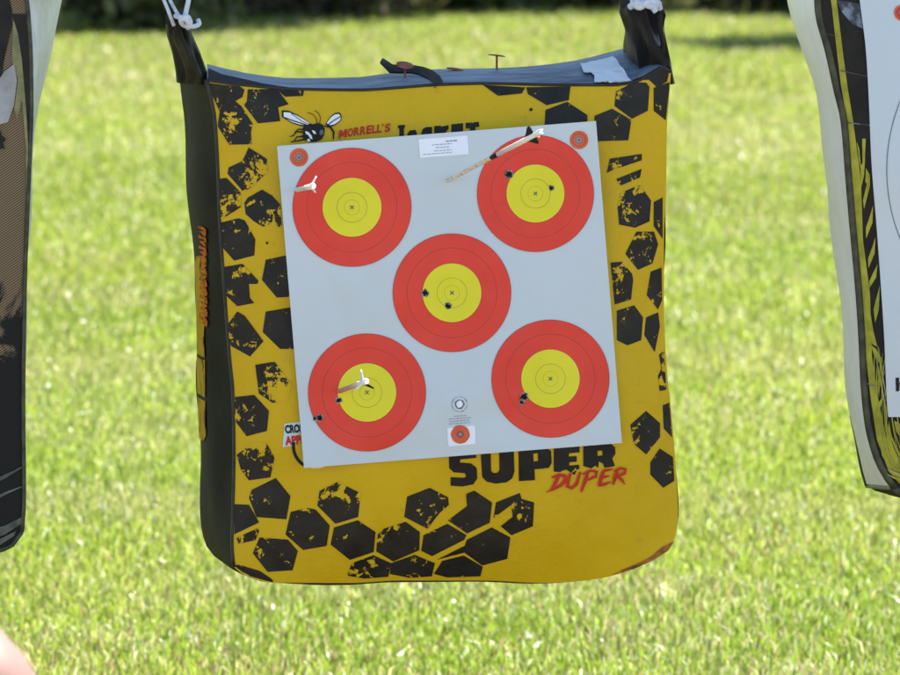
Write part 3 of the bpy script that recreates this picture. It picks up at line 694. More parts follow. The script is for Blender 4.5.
# ------------------------------------------------------------------ things on the bag's top
def nail(px, py, pyb, tilt, label, rx):
    p = bag.top_at(px, pyb, 0); w = fr0.M @ p
    top = fr0.world(px, py, -(-p.y) if False else p.y * -1)
    h = max((top - w).length, .002)
    rt = empty('cap_nail', w, fr0.yaw, label=label, cat='nail', group='rusty cap nails in the top of the bag')
    mb = MB(); mb.tube([(0,0,-.03),(0,0,h)], .0013, 8); mb.build('shank', [M_rust], rt)
    mb = MB(); Rm = Matrix.Rotation(tilt, 3, 'X') @ Matrix.Rotation(.12, 3, 'Y'); seg = 20; vs = []
    for z, r in ((-.0008, rx*.97), (.0002, rx), (.0010, rx*.6), (.0013, .001)):
        vs += [Vector((0,0,h)) + Rm @ Vector((r*math.cos(6.2832*k/seg), r*math.sin(6.2832*k/seg), z)) for k in range(seg)]
    fs = [tuple(range(seg))[::-1]] + [(i*seg+k, i*seg+(k+1)%seg, (i+1)*seg+(k+1)%seg, (i+1)*seg+k) for i in range(3) for k in range(seg)] + [tuple(3*seg+k for k in range(seg))]
    mb.add(vs, fs); mb.build('cap', [M_rust], rt)
nail(405, 65, 78, R(20), 'rusty cap nail through the black strap, tilted to show its round cap', .0108)
nail(455, 69.4, 70.5, R(3), 'rusty cap nail driven nearly flush between strap and tall nail', .0108)
nail(496.8, 55.5, 70, R(-2), 'rusty cap nail standing tall on its thin shank', .0108)
mb = MB(); pth = []
for (x, y, lift, d) in ((381.5,60,.0,-.17),(386,63.5,0,-.15),(391,68,0,-.14),(400,68.5,0,-.13),(412,68.5,0,-.12),(422,70.5,0,-.10),(430,74,0,-.07),(436,79,0,-.03),(439,84,0,-.004)):
    pth.append((x, y, d))
wd = [4,5,6.5,6,6,6.5,7.5,8,8]
fr_s = []
for (x, y, d), w in zip(pth, wd):
    i = pth.index((x, y, d)); a = pth[max(i-1,0)]; b = pth[min(i+1,len(pth)-1)]
    dx, dy = b[0]-a[0], b[1]-a[1]; l = math.hypot(dx, dy); nx, ny = -dy/l*w/1.6, dx/l*w/1.6
    p1 = fr0.at(x+nx, y+ny, d+.012); p2 = fr0.at(x-nx, y-ny, d-.012); fr_s.append((p1, p2))
sb = fr0.at(412, 70, -.12)
mb.grid([[a, a.lerp(b,.5) + Vector((0,0,.001)), b] for a, b in fr_s]); mb.grid([[a + Vector((0,.002,-.0018)), a.lerp(b,.5) + Vector((0,.002,-.0008)), b + Vector((0,.002,-.0018))] for a, b in fr_s], flip=True)
mb.v = [tuple(Vector(v) - sb) for v in mb.v]
o = mb.build('webbing_strap', [M_strap]); o.location = fr0.M @ sb; o.rotation_euler = (0, 0, fr0.yaw)
tag(o, 'short black strap end nailed over the top edge of the yellow bag', 'strap')
mb = MB(); vs, fs = tess([[(580,66),(590,63.5),(600,62),(612,58.5),(616,62),(619,66),(624,73),(631,83.5),(615,84),(594,84),(594,77),(590,74),(583,74)]], 3)
sb = bag.top_at(606, 72, 0)
sp = lambda x, y: bag.top_at(x, y, .003 + .002 * mnoise.noise(Vector((x*.12, y*.12, 2)))) - sb + Vector((0, -.004, 0))
up_ = [sp(x, y) for x, y in vs]; mb.add(up_, fs); mb.add([p + Vector((0, .0004, -.0008)) for p in up_], [f[::-1] for f in fs])
o = mb.build('paper_scrap', [M_scrap]); o.location = fr0.M @ sb; o.rotation_euler = (0, 0, fr0.yaw)
tag(o, 'torn white paper scrap lying on the right end of the bag top', 'paper scrap')

# ------------------------------------------------------------------ ropes
ROOF_Z = 2.42; BEAM_Z = 2.25; BEAM_Y = .16
def rope(paths, knots, label, fr, loc_px, rad=.0032, group='white ropes holding the bags'):
    b0 = fr.world(*loc_px); rt = MB()
    for pth, rd in paths:
        # smooth the path
        out = []
        if max((pth[i+1]-pth[i]).length for i in range(len(pth)-1)) > .08: out = [p - b0 for p in pth[:-1]]
        else:
         for i in range(len(pth)-1):
            for k in range(6):
                t = k/6; p = [pth[max(i-1,0)], pth[i], pth[i+1], pth[min(i+2,len(pth)-1)]]
                out.append(.5*((2*p[1]) + (p[2]-p[0])*t + (2*p[0]-5*p[1]+4*p[2]-p[3])*t*t + (3*p[1]-p[0]-3*p[2]+p[3])*t**3) - b0)
        out.append(pth[-1] - b0); rt.tube(out, rd, 8)
    o = rt.build('rope', [M_rope]); o.location = b0; return tag(o, label, 'rope', group)
W = fr0.world
def beam_pt(x, dy=0): return Vector((x, BEAM_Y + dy, BEAM_Z))
k0 = W(184,20,-.06)
rope([([W(174,26,-.06), W(168,10,-.06), W(163,-2,-.06), beam_pt(-.40)], .0022), ([W(180,18,-.05), W(173,6,-.07), W(169,-2,-.08), beam_pt(-.385, .03)], .0022),
      ([W(183,22,-.05), W(186,12,-.05), W(189,-2,-.05), beam_pt(-.30)], .0030),
      ([W(176,16,-.05), W(181,17.5,-.03), W(187,20,-.03), W(189,25,-.035), W(184,25,-.04), W(181,20,-.03), W(187,17,-.03), W(190,22,-.04), W(188,28,-.05)], .0034),
      ([W(188,26,-.035), W(194,26.5,-.04), W(199,24,-.045), W(198,20,-.05)], .0030)], None, 'white rope knotted through the left tab of the yellow bag', fr0, (184,20,-.06))
rope([([W(630,7,-.06), W(637,3,-.05), W(645,4.5,-.05), W(653,6.5,-.05), W(659,3,-.06)], .0042), ([W(632,3,-.055), W(640,7.5,-.05), W(648,1.5,-.05), W(657,2,-.055), W(660,9,-.06)], .0038),
      ([W(642,3,-.055), W(646,-10,-.06), W(650,-30,-.06), beam_pt(.26)], .0030), ([W(655,3,-.055), W(657,-10,-.06), W(656,-30,-.06), beam_pt(.275)], .0030),
      ([W(635,5,-.06), W(633,0,-.06), W(640,-1,-.055), W(650,4,-.05), W(656,12,-.05)], .0036)], None, 'white rope bunched around the right tab of the yellow bag', fr0, (645,4,-.06))

# ================================================================== RIGHT BAG
frr0 = Frame((0.78, .01, 0), R(9)); b_ = frr0.at(1075, 500, 0); frr = Frame(frr0.M @ Vector((b_.x, 0, b_.z)), R(9))
mir = lambda pts, c: [(2*c - x, y) for x, y in pts]
rl = [(817,-20),(818,8),(829,53),(837,90),(844,120),(849,180),(853,227),(859,293),(862,340),(864,383),(868,423),(876,455),(885,474),(895,488)]
rbag = Bag(frr, left=rl, right=mir(rl, 1080), top=[(817,-20),(880,-6),(1000,0),(1080,0),(1200,-2),(1300,-8),(1343,-20)],
    bottom=[(895,488),(905,494),(930,499),(1000,503),(1080,503),(1180,502),(1240,498),(1258,493),(1265,488)],
    side_l=[(784,-20),(788,4),(800,45),(815,88),(822,140),(829,200),(836,260),(843,330),(849,400),(857,440),(862,468),(867,486)], B=.040, seed=2)
B1 = empty('bag_target', frr.loc, frr.yaw, label='white sided bag target with black and yellow striped front, cut by the right edge', cat='archery target', group='bag targets hanging in a row')
mb = MB(); rbag.front(mb, 50, 0)
rbag.decal(mb, [[(828,-18),(834,-18),(837.5,8),(843,53),(848,90),(853,120),(861,180),(863,240),(870,293),(872,357),(878,397),(886,437),(898,465),(912,485),(900,484),(889,472),(877,440),(870.5,397),(866,357),(862.5,293),(857,240),(851,180),(847,120),(841,86),(837,53),(832,8)]], .001, 1, 2)
z6 = (800,160,3.75); z7 = (820,330,3.75); z5 = (780,0,3.75)
for z, q in ((z6,[(228,20),(244,0),(240,60),(228,110)]),(z6,[(262,50),(262,100),(240,185),(236,150),(248,100)]),(z6,[(274,170),(272,235),(248,295),(247,255),(262,210)]),(z6,[(283,290),(280,350),(257,405),(255,370),(270,330)]),
             (z6,[(291,390),(286,440),(260,480),(260,455),(276,420)]),(z6,[(299,470),(296,560),(282,610),(276,560),(286,520)]),(z6,[(240,480),(262,560),(275,640),(290,700),(270,690),(250,600)]),
             (z5,[(288,530),(296,600),(304,640),(298,560)]),(z5,[(308,520),(322,520),(318,610),(310,620)]),(z5,[(322,630),(334,650),(330,700),(320,680)]),
             (z7,[(190,55),(210,70),(236,115),(230,135),(205,100)]),(z7,[(230,120),(244,160),(216,240),(210,215),(228,170)]),(z7,[(246,235),(226,290),(222,360),(212,340),(214,280)]),
             (z7,[(215,330),(235,420),(285,520),(300,560),(280,550),(232,470)]),(z7,[(246,260),(252,350),(275,440),(300,500),(300,520),(262,450),(244,360)]),(z7,[(258,340),(270,400),(300,460),(300,475),(275,430),(256,370)]),
             (z7,[(278,340),(300,350),(300,400),(285,380)]),(z7,[(232,390),(250,450),(295,540),(300,548),(270,520),(240,450)])):
    rbag.decal(mb, [Z(*z, q)], .0014, 1, 1)
rs2 = random.Random(11)
for k in range(26):
    y0 = rs2.uniform(335, 450); ln = rs2.uniform(30, 75); o0 = rs2.uniform(13, 30); o1 = o0 + rs2.uniform(-9, 9); pth = []
    for q in range(7):
        t = q / 6; yy = min(y0 + ln * t, 484); pth.append((rbag.Lc.at(yy) + max(11, o0 + (o1 - o0) * t + 2.0 * math.sin(t * 3 + k)), yy))
    rbag.decal(mb, [ribbon2d(pth, [.2, .6, 1.0, 1.2, 1.0, .6, .2])], .0019 + .00008 * k, 1 if k % 3 else 4, 0)
for k in range(12):
    t0 = rs2.uniform(.0, .5); off = rs2.uniform(5, 60); pth = []
    for q in range(8):
        a = (t0 + q * .11) * 1.45; pth.append((905 + off*.2 - (24 - off*.25) * math.cos(a) + q * 2.2, 478 - off*.75 + (14 - off*.05) * math.sin(a)))
    pth = [(x, min(y, rbag.Bc.at(max(x, 896)) - 4)) for x, y in pth]
    rbag.decal(mb, [ribbon2d(pth, [.4, 1.1, 1.8, 2.1, 2.1, 1.7, 1.0, .4])], .0042 + .00008 * k, 1 if k % 3 else 4, 0)
rbag.decal(mb, [[(836,0),(862,4),(866,30),(852,24),(842,12)]], .0009, 3, 2)
for q in ([(846,122),(880,126),(880,126.8),(846,123)],[(824,33),(834,35),(834,36),(824,34)],[(840,70),(868,76),(868,77),(840,71)],[(864,382),(876,386),(876,387),(864,383)]): rbag.decal(mb, [q], .0018, 3)
M_ryel = varied('striped_yellow_print', (.26,.265,.02),(.42,.41,.035), 55, .5, .3)
M_ryel2 = varied('pale_yellow_streak_print', (.30,.31,.08),(.44,.44,.14), 55, .5, .3)
M_scuff = varied('scuffed_bluish_print', (.03,.035,.04),(.20,.25,.32), 70, .4, lo=.45, hi=.62)
mb.build('front_panel', [M_black_print, M_ryel, varied('ochre_print',(.5,.25,.02),(.6,.33,.04),90), M_scuff, M_ryel2], B1)
mb = MB(); rbag.side(-1, mb, 40, 10); mb.build('side_panel', [M_white], B1)
mb = MB(); rbag.side(1, mb, 30, 8); mb.build('side_panel', [M_white], B1)
mb = MB(); rbag.top(mb, 40, 8); mb.build('top_panel', [M_white], B1)
mb = MB(); rbag.bottom(mb); mb.build('bottom_panel', [M_black], B1)
mb = MB(); rbag.back(mb); mb.build('back_panel', [M_black], B1)
M_pipe2 = varied('olive_black_piping', (.020,.022,.012),(.07,.075,.035), 60, .5)
mb = MB()
for c in (rbag.Lc, rbag.Rc, rbag.Tc, rbag.Bc): mb.tube([frr.at(*c.frac(k/50), .001) for k in range(51)], .0045, 8)
pp = [rbag.side_pt(-1, .86 + .014*k, 1) for k in range(11)] + [rbag.side_pt(-1, 1, 1 - k/8) for k in range(1, 9)]
mb.tube(pp, .0028, 6)
mb.build('seam_piping', [M_pipe2], B1)
for sx in (1, -1):
    mb = MB(); cx = 800 if sx > 0 else 1360
    loft(mb, frr, [(cx+10*sx, -6, 13,.10,-.12),(cx+4*sx, -16,14,.08,-.12),(cx-6*sx,-40,15,.05,-.12),(cx-12*sx,-66,12,.03,-.12)], 28, 4, .1); mb.build('hanging_tab', [M_white], B1)
# its paper
rp_ = frr.at(1070, 417, 0); frq = Frame(frr.M @ Vector((rp_.x, 0, rp_.z)), frr.yaw)
T1 = empty('target_face', frq.loc, frq.yaw, label='plain white paper with a thin ring outline on the striped bag at the right', cat='target sheet', group='paper faces fixed on the bags')
PLc = Curve([(858,-14),(860,2),(866,50),(869,100),(871.5,160),(877,230),(882,300),(884.5,340),(887,400),(888.5,417)], 1)
rs = lambda x, y, off=0: frq.at(x, y, rbag.bulge(x, y) + .0045 + off)
mb = MB(); n = 30; rf = []
for i in range(n+1):
    y = -14 + 431*i/n; xl = PLc.at(y); rf.append([rs(xl + (1262 - xl)*j/n, y) for j in range(n+1)])
mb.grid(rf, 0, flip=True); mb.grid([[p + Vector((0,.0012,0)) for p in r] for r in rf], 0)
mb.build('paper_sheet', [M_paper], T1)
mb = MB(); seg = 160
for r0, r1 in ((182.4,183.2),(122,122.7),(61,61.7)):
    vs = [rs(1069.5 + r*math.cos(6.28318*k/seg), 170 + r*math.sin(6.28318*k/seg), .0006) for k in range(seg) for r in (r0, r1)]
    mb.add(vs, [(2*k, 2*((k+1)%seg), 2*((k+1)%seg)+1, 2*k+1) for k in range(seg)])
mb.build('target_spot', [M_ink], T1)
for cx, cy in ((902,12.5),(1240,12.5)):
    mb = MB(); disc(mb, cx, cy, [2,3.2,6,8], [1,0,2,0], .0008, 36, 0, rs); mb.build('calibration_spot', [M_orange, M_ink, M_redline], T1)
mb = MB(); rsd = lambda lp, off: (lambda t: mb.add([rs(x, y, off) for x, y in t[0]], t[1]))(tess([lp]))
for lp in ([(895.5,378),(899,377.5),(899.3,391),(896,391.5)], [(899.6,383),(904,378),(907,378),(902,384.5),(907,391),(903.5,391),(899.7,386)]): rsd(lp, .0008)
o = mb.build('lettering', [M_black_print], T1, smooth=False); o['label'] = 'edge of a black printed letter'
WR = frr.world
rope([([WR(785,-62,-.12), WR(790,-70,-.11), WR(782,-90,-.12), Vector((.40, BEAM_Y, BEAM_Z))], .0032), ([WR(782,-64,-.13), WR(794,-66,-.12), WR(790,-62,-.11)], .0035)], None, 'white rope at the left tab of the striped bag at the right', frr, (788,-66,-.12))

# ================================================================== LEFT BAG
frl0 = Frame((-.82, .0, 0), R(-7)); b_ = frl0.at(-205, 552, 0); frl = Frame(frl0.M @ Vector((b_.x, 0, b_.z)), R(-7))
ll_ = [(25,-20),(28.5,15),(31,60),(31.5,107),(30,150),(28,200),(25,280),(23.3,400),(24,500),(22,532)]
lbag = Bag(frl, left=mir(ll_, -215), right=ll_, top=[(-455,-20),(-400,-12),(-215,-4),(-30,-12),(25,-20)],
    bottom=[(-452,532),(-445,542),(-420,550),(-300,557),(-215,558),(-100,557),(-20,554),(5,549),(16,542),(22,532)],
    side_r=[(66,-20),(58,20),(51,55),(41.5,95),(34,130),(31.3,160),(28.8,200),(26,280),(24.3,400),(25,500),(23.5,530)], B=.04, seed=3, sb=.002)
B2 = empty('bag_target', frl.loc, frl.yaw, label='dark burlap faced bag target with a white side flap, cut by the left edge', cat='archery target', group='bag targets hanging in a row')
def burlap_mat():
    m, nt, out = new_mat('worn_burlap_print'); b = bsdf(nt, .7, .25)
    tc = N(nt, 'ShaderNodeTexCoord'); cols = []
    wv = []
    for rot in (.62, -.62):
        mp = N(nt, 'ShaderNodeMapping'); mp.inputs['Rotation'].default_value = (0, rot, 0); L(nt, tc.outputs['Object'], mp.inputs['Vector'])
        w = N(nt, 'ShaderNodeTexWave', wave_type='BANDS', bands_direction='Z'); w.inputs['Scale'].default_value = 122; w.inputs['Distortion'].default_value = 1.2; w.inputs['Detail'].default_value = 2; w.inputs['Detail Scale'].default_value = .6
        L(nt, mp.outputs[0], w.inputs['Vector']); wv.append(w)
    mn = N(nt, 'ShaderNodeMath', operation='MULTIPLY'); L(nt, wv[0].outputs['Fac'], mn.inputs[0]); 
    ad = N(nt, 'ShaderNodeMath', operation='MULTIPLY_ADD'); L(nt, wv[1].outputs['Fac'], ad.inputs[0]); ad.inputs[1].default_value = .5; ad.inputs[2].default_value = .5; L(nt, ad.outputs[0], mn.inputs[1])
    tan = ramp(nt, mn.outputs[0], [(.05, (.06, .043, .025)), (.6, (.27, .195, .105))])
    n = noise_n(nt, 11, 7, .72, .4); sx = N(nt, 'ShaderNodeSeparateXYZ'); L(nt, tc.outputs['Object'], sx.inputs[0])
    zz = N(nt, 'ShaderNodeMapRange'); zz.inputs['From Min'].default_value = .16; zz.inputs['From Max'].default_value = .44; zz.inputs['To Min'].default_value = -.16; zz.inputs['To Max'].default_value = .22; L(nt, sx.outputs['Z'], zz.inputs['Value'])
    s = N(nt, 'ShaderNodeMath', operation='ADD'); L(nt, n.outputs['Fac'], s.inputs[0]); L(nt, zz.outputs[0], s.inputs[1])
    r = ramp(nt, s.outputs[0], [(.50, (0, 0, 0)), (.56, (1, 1, 1))])
    mx = N(nt, 'ShaderNodeMix', data_type='RGBA'); L(nt, r.outputs[0], mx.inputs[0]); mx.inputs[6].default_value = (.012, .012, .010, 1); L(nt, tan.outputs[0], mx.inputs[7])
    L(nt, mx.outputs[2], b.inputs['Base Color']); add_bump(nt, b, mn.outputs[0], .3, .002); L(nt, b.outputs[0], out.inputs[0]); return m
mb = MB(); lbag.front(mb, 50, 0)
lbag.decal(mb, [[(-40,-6),(8,-8),(12,10),(12,26),(4,60),(0,92),(-40,92)]], .0009, 1, 3)
lbag.decal(mb, [[(13,22),(18,18),(20,40),(23,60),(28,90),(29.3,150),(27.2,200),(26.4,200),(26,150),(22,100),(17,120),(14,110),(18,80),(12,60)]], .0013, 2, 2)
lbag.decal(mb, [[(12,14),(29,14),(30.5,60),(31,107),(29.6,150),(28.6,150),(26,107),(22,60),(18,34)]], .0017, 1, 2)
lbag.decal(mb, [[(4,72),(14,64),(17,80),(14,105),(8,122),(-6,126),(-8,90)]], .0021, 3, 2)
lbag.decal(mb, [[(-6,124),(0,130),(2,136),(6,138.5),(3,143),(5,149),(1,148),(-6,156)]], .0021, 1, 1)
for q in ([(-12,482),(6,474),(23,466),(23,467.2),(6,478),(-12,487)],[(-12,500),(5,492),(22,486),(22,487),(5,495),(-12,504)],[(-20,532),(4,526),(22,517),(21,524),(4,535),(-20,541)],[(-20,545),(2,538),(16,531),(14,536),(0,545),(-20,549)]): lbag.decal(mb, [q], .0015, 4, 2)
mb.build('front_panel', [burlap_mat(), M_black_print, varied('olive_edge_print',(.14,.15,.06),(.28,.28,.12),45), varied('pale_grey_patch',(.22,.23,.21),(.40,.41,.40),22), varied('green_grey_streak',(.04,.05,.04),(.13,.15,.13),50)], B2)
M_flap = varied('bluish_white_flap', (.40,.46,.51),(.54,.60,.64), 30, .5, .4, .3, 40, .006)
mb = MB(); lbag.side(1, mb, 40, 10); mb.build('side_panel', [M_flap], B2)
mb = MB(); lbag.side(-1, mb, 30, 8); mb.build('side_panel', [M_flap], B2)
mb = MB(); lbag.top(mb, 40, 8); mb.build('top_panel', [M_black], B2)
mb = MB(); lbag.bottom(mb); mb.build('bottom_panel', [M_black], B2)
mb = MB(); lbag.back(mb); mb.build('back_panel', [M_black], B2)
mb = MB()
for c in (lbag.Lc, lbag.Rc, lbag.Tc, lbag.Bc): mb.tube([frl.at(*c.frac(k/50), .001) for k in range(51)], .0026, 8)
mb.build('seam_piping', [M_pipe2], B2)
for cx in (44, -475):
    sx = 1 if cx > 0 else -1; mb = MB(); loft(mb, frl, [(cx, -8, 20,.10,-.12),(cx+6*sx,-30,17,.06,-.12),(cx+12*sx,-60,12,.03,-.12)], 28, 4, .1); mb.build('hanging_tab', [M_flap], B2)
WL = frl.world
rope([([WL(53,-58,-.12), WL(60,-66,-.11), WL(58,-90,-.12), Vector((-.46, BEAM_Y, BEAM_Z))], .0032), ([WL(52,-60,-.13), WL(62,-62,-.12), WL(58,-56,-.11)], .0035)], None, 'white rope at the right tab of the burlap bag at the left', frl, (57,-60,-.12))

# ================================================================== SHELTER (unseen, its roof added to shade the bags)
S0 = empty('added_shade_shelter', (.3, .8, 0), 0, label='unseen timber shelter, its tin roof added to shade the hanging bags', cat='shelter')
mb = MB(); n = 240; x0, x1 = -3.0, 3.6; rows = []
for sgn, dz in ((1, .004), (-1, -.004)):
    rows = []
    for yy in (-.72, 0, .9):
        rows.append([Vector((x0 + (x1-x0)*k/n - .3, yy, ROOF_Z + .02 + .010*math.sin(k*.9) + dz + yy*.05)) for k in range(n+1)])
    mb.grid(rows, 0, flip=(sgn < 0))
mb.build('roof', [M_tin], S0)
mb = MB(); mb.box((0, BEAM_Y - .8, BEAM_Z + .06), (6.4, .09, .12)); mb.build('beam', [M_wood], S0, False)
mb = MB(); mb.box((0, .75, ROOF_Z - .04), (6.4, .07, .10)); mb.build('beam', [M_wood], S0, False)
for px_, py_ in ((-3.1, BEAM_Y-.8), (3.1, BEAM_Y-.8), (-3.1, .75), (3.1, .75)):
    mb = MB(); h = BEAM_Z if py_ < 0 else ROOF_Z - .09; mb.box((px_, py_, h/2 - .1), (.1, .1, h + .2)); mb.build('post', [M_wood], S0, False)

# ================================================================== PERSON (only a bare shoulder shows)
def skin_obj(name, verts, edges, radii, mat, parent, lv=2, root=0):
    me = bpy.data.meshes.new(name); me.from_pydata([tuple(v) for v in verts], edges, []); o = bpy.data.objects.new(name, me); COL.objects.link(o)
    md = o.modifiers.new('s', 'SKIN'); md.use_smooth_shade = True
    for k, r in enumerate(radii):
        sv = me.skin_vertices[0].data[k]; sv.radius = r if isinstance(r, tuple) else (r, r); sv.use_root = (k == root)
    sb_ = o.modifiers.new('d', 'SUBSURF'); sb_.levels = lv; sb_.render_levels = lv
    dg = bpy.context.evaluated_depsgraph_get(); m2 = bpy.data.meshes.new_from_object(o.evaluated_get(dg))
    bpy.data.objects.remove(o); m2.name = name
    m2.materials.clear(); m2.materials.append(mat); m2.polygons.foreach_set('use_smooth', [True]*len(m2.polygons))
    o = bpy.data.objects.new(name, m2); COL.objects.link(o); o.parent = parent; return o
def skin_mat():
    m, nt, out = new_mat('tanned_skin'); b = bsdf(nt, .5, .35)
    n = noise_n(nt, 30, 5, .6); r = ramp(nt, n.outputs['Fac'], [(.35, (.145, .078, .064)), (.65, (.17, .097, .08))]); L(nt, r.outputs[0], b.inputs['Base Color'])
    b.inputs['Subsurface Weight'].default_value = .12; b.inputs['Subsurface Radius'].default_value = (.012, .005, .003)
    L(nt, b.outputs[0], out.inputs[0]); return m
M_skin = skin_mat()
PX = -.566
P0 = empty('person', (PX, -3.50, 0), 0, label='seated person with a bare pinkish shoulder in the lower left corner', cat='person')
V = []; E = []; RD = []
def vtx(p, r, frm=None):
    V.append(Vector(p)); RD.append(r)
    if frm is not None: E.append((frm, len(V)-1))
    return len(V)-1
pel = vtx((0,-.02,.37), (.15,.11)); wai = vtx((0,-.03,.50), (.125,.095), pel); che = vtx((0,-.02,.68), (.14,.10), wai); upc = vtx((0,-.01,.80), (.11,.085), che)
nk = vtx((0,.0,.90), .055, upc); nk2 = vtx((0,.015,.965), .052, nk); hd1 = vtx((0,.03,1.03), (.068,.085), nk2); hd2 = vtx((0,.025,1.10), (.076,.095), hd1); hd3 = vtx((0,.015,1.155), (.062,.078), hd2)
for s in (1, -1):
    sh0 = vtx((s*.10,-.01,.872), .064, upc); sh = vtx((s*.190,-.01,.876), .080, sh0); ua = vtx((s*.222,.02,.75), .056, sh); el = vtx((s*.225,.07,.60), .040, ua); fa = vtx((s*.19,.20,.52), .037, el); wr = vtx((s*.145,.33,.455), .025, fa)
    pm = vtx((s*.135,.385,.435), (.036,.018), wr)
    for k, (dx, ln) in enumerate(((-.027,.068),(-.009,.078),(.009,.073),(.027,.056))):
        f1 = vtx((s*.135+dx,.41,.43), .0085, pm); f2 = vtx((s*.135+dx*1.15,.41+ln*.55,.425), .008, f1); f3 = vtx((s*.135+dx*1.2,.41+ln,.405), .0065, f2)
    t1 = vtx((s*.135-s*.035,.375,.432), .0095, pm); t2 = vtx((s*.135-s*.055,.405,.422), .008, t1)
    hp = vtx((s*.09,.03,.36), .095, pel); kn = vtx((s*.15,.44,.37), .060, hp); cf = vtx((s*.155,.43,.22), .053, kn); an = vtx((s*.16,.42,.08), .036, cf); ft = vtx((s*.165,.53,.035), (.04,.028), an)
ob = skin_obj('body', V, E, RD, M_skin, P0, 2, 0)
_q = [CM.inverted() @ (v.co + Vector((PX, -3.5, 0))) for v in ob.data.vertices]; _q = [(450 - q.x/q.z*FPX, 337.5 + q.y/q.z*FPX) for q in _q]
open('/tmp/person.txt', 'w').write(str(sorted([(round(a), round(b)) for a, b in _q if a > -30 and b < 700])))
tv = [(0,-.02,.40),(0,-.03,.50),(0,-.02,.68),(0,-.012,.79),(.10,-.01,.872),(-.10,-.01,.872),(.155,-.012,.876),(-.155,-.012,.876)]
M_shirt = varied('pale_blue_cotton', (.20,.21,.30),(.25,.26,.36), 20, .8, .2, .3, 40, .004)
skin_obj('sleeveless_top', tv, [(0,1),(1,2),(2,3),(3,4),(3,5),(4,6),(5,7)], [(.165,.125),(.140,.110),(.154,.114),(.124,.098),.070,.070,.078,.078], M_shirt, P0, 2, 0)
sv_ = [(0,-.02,.40),(0,-.02,.35)]; M_short = varied('navy_shorts', (.02,.03,.07),(.04,.05,.10), 20, .8, .2, .3)
skin_obj('shorts', [(0,-.02,.44),(0,-.02,.36),(.09,.03,.36),(.135,.30,.37),(-.09,.03,.36),(-.135,.30,.37)], [(0,1),(1,2),(2,3),(1,4),(4,5)], [(.16,.12),(.168,.125),.105,.085,.105,.085], M_short, P0, 2, 1)
M_hair = varied('brown_hair', (.03,.018,.01),(.08,.05,.03), 60, .6, .3, .6, 90, .006)
skin_obj('hair', [(0,-.03,1.03),(0,-.012,1.10),(0,.0,1.165)], [(0,1),(1,2)], [(.060,.055),(.083,.085),(.066,.075)], M_hair, P0, 2, 1)
M_eye = varied('eye_white', (.7,.7,.68),(.8,.8,.78), 60, .3)
for s in (1, -1):
    mb = MB(); seg = 12
    for c, rr_, dpt, mi in (((s*.03,.113,1.085), .012, .006, 0),):
        mb.tube([Vector(c)+Vector((0,-.008,0)), Vector(c), Vector(c)+Vector((0,.004,0)), Vector(c)+Vector((0,.006,0))], [.008,.012,.008,.002], seg)
    mb.build('eye', [M_eye], P0)
    mb = MB(); mb.tube([(s*.072,.01,1.11),(s*.083,.0,1.10),(s*.082,.0,1.07),(s*.072,.012,1.05)], [.008,.014,.013,.007], 10); mb.build('ear', [M_skin], P0)
    mb = MB(); mb.tube([(s*.16,.37,.03),(s*.16,.41,.045),(s*.165,.50,.04),(s*.167,.58,.025)], [.035,.046,.046,.026], 14); mb.build('shoe', [M_short], P0)
mb = MB(); mb.tube([(0,.115,1.10),(0,.132,1.065),(0,.118,1.05)], [.007,.014,.010], 10); mb.build('nose', [M_skin], P0)
mb = MB(); mb.tube([(-.025,.108,1.022),(0,.117,1.02),(.025,.108,1.022)], [.003,.007,.003], 8); mb.build('mouth', [M_red_print], P0)
ST = empty('camp_stool', (PX, -3.50, 0), 0, label='low timber stool under the seated person', cat='stool')
mb = MB(); mb.box((0, 0, .255), (.36, .32, .03)); mb.build('seat', [M_wood], ST, False)
for sx in (-1, 1):
    for sy in (-1, 1):
        mb = MB(); mb.tube([(sx*.15, sy*.13, .24), (sx*.16, sy*.14, 0)], .016, 8); mb.build('leg', [M_wood], ST)

# ================================================================== GROUND, GRASS
mb = MB(); xs = [-400,-60,-20,-8,-4,0,4,8,20,60,400]; ys = [-60,-20,-8,0,6,12,18,24,30,45,90,400]
mb.grid([[Vector((x, y, 0)) for x in xs] for y in ys]); o = mb.build('ground', [M_ground]); tag(o, kind='structure', label='sunlit lawn ground under the grass', cat='ground')

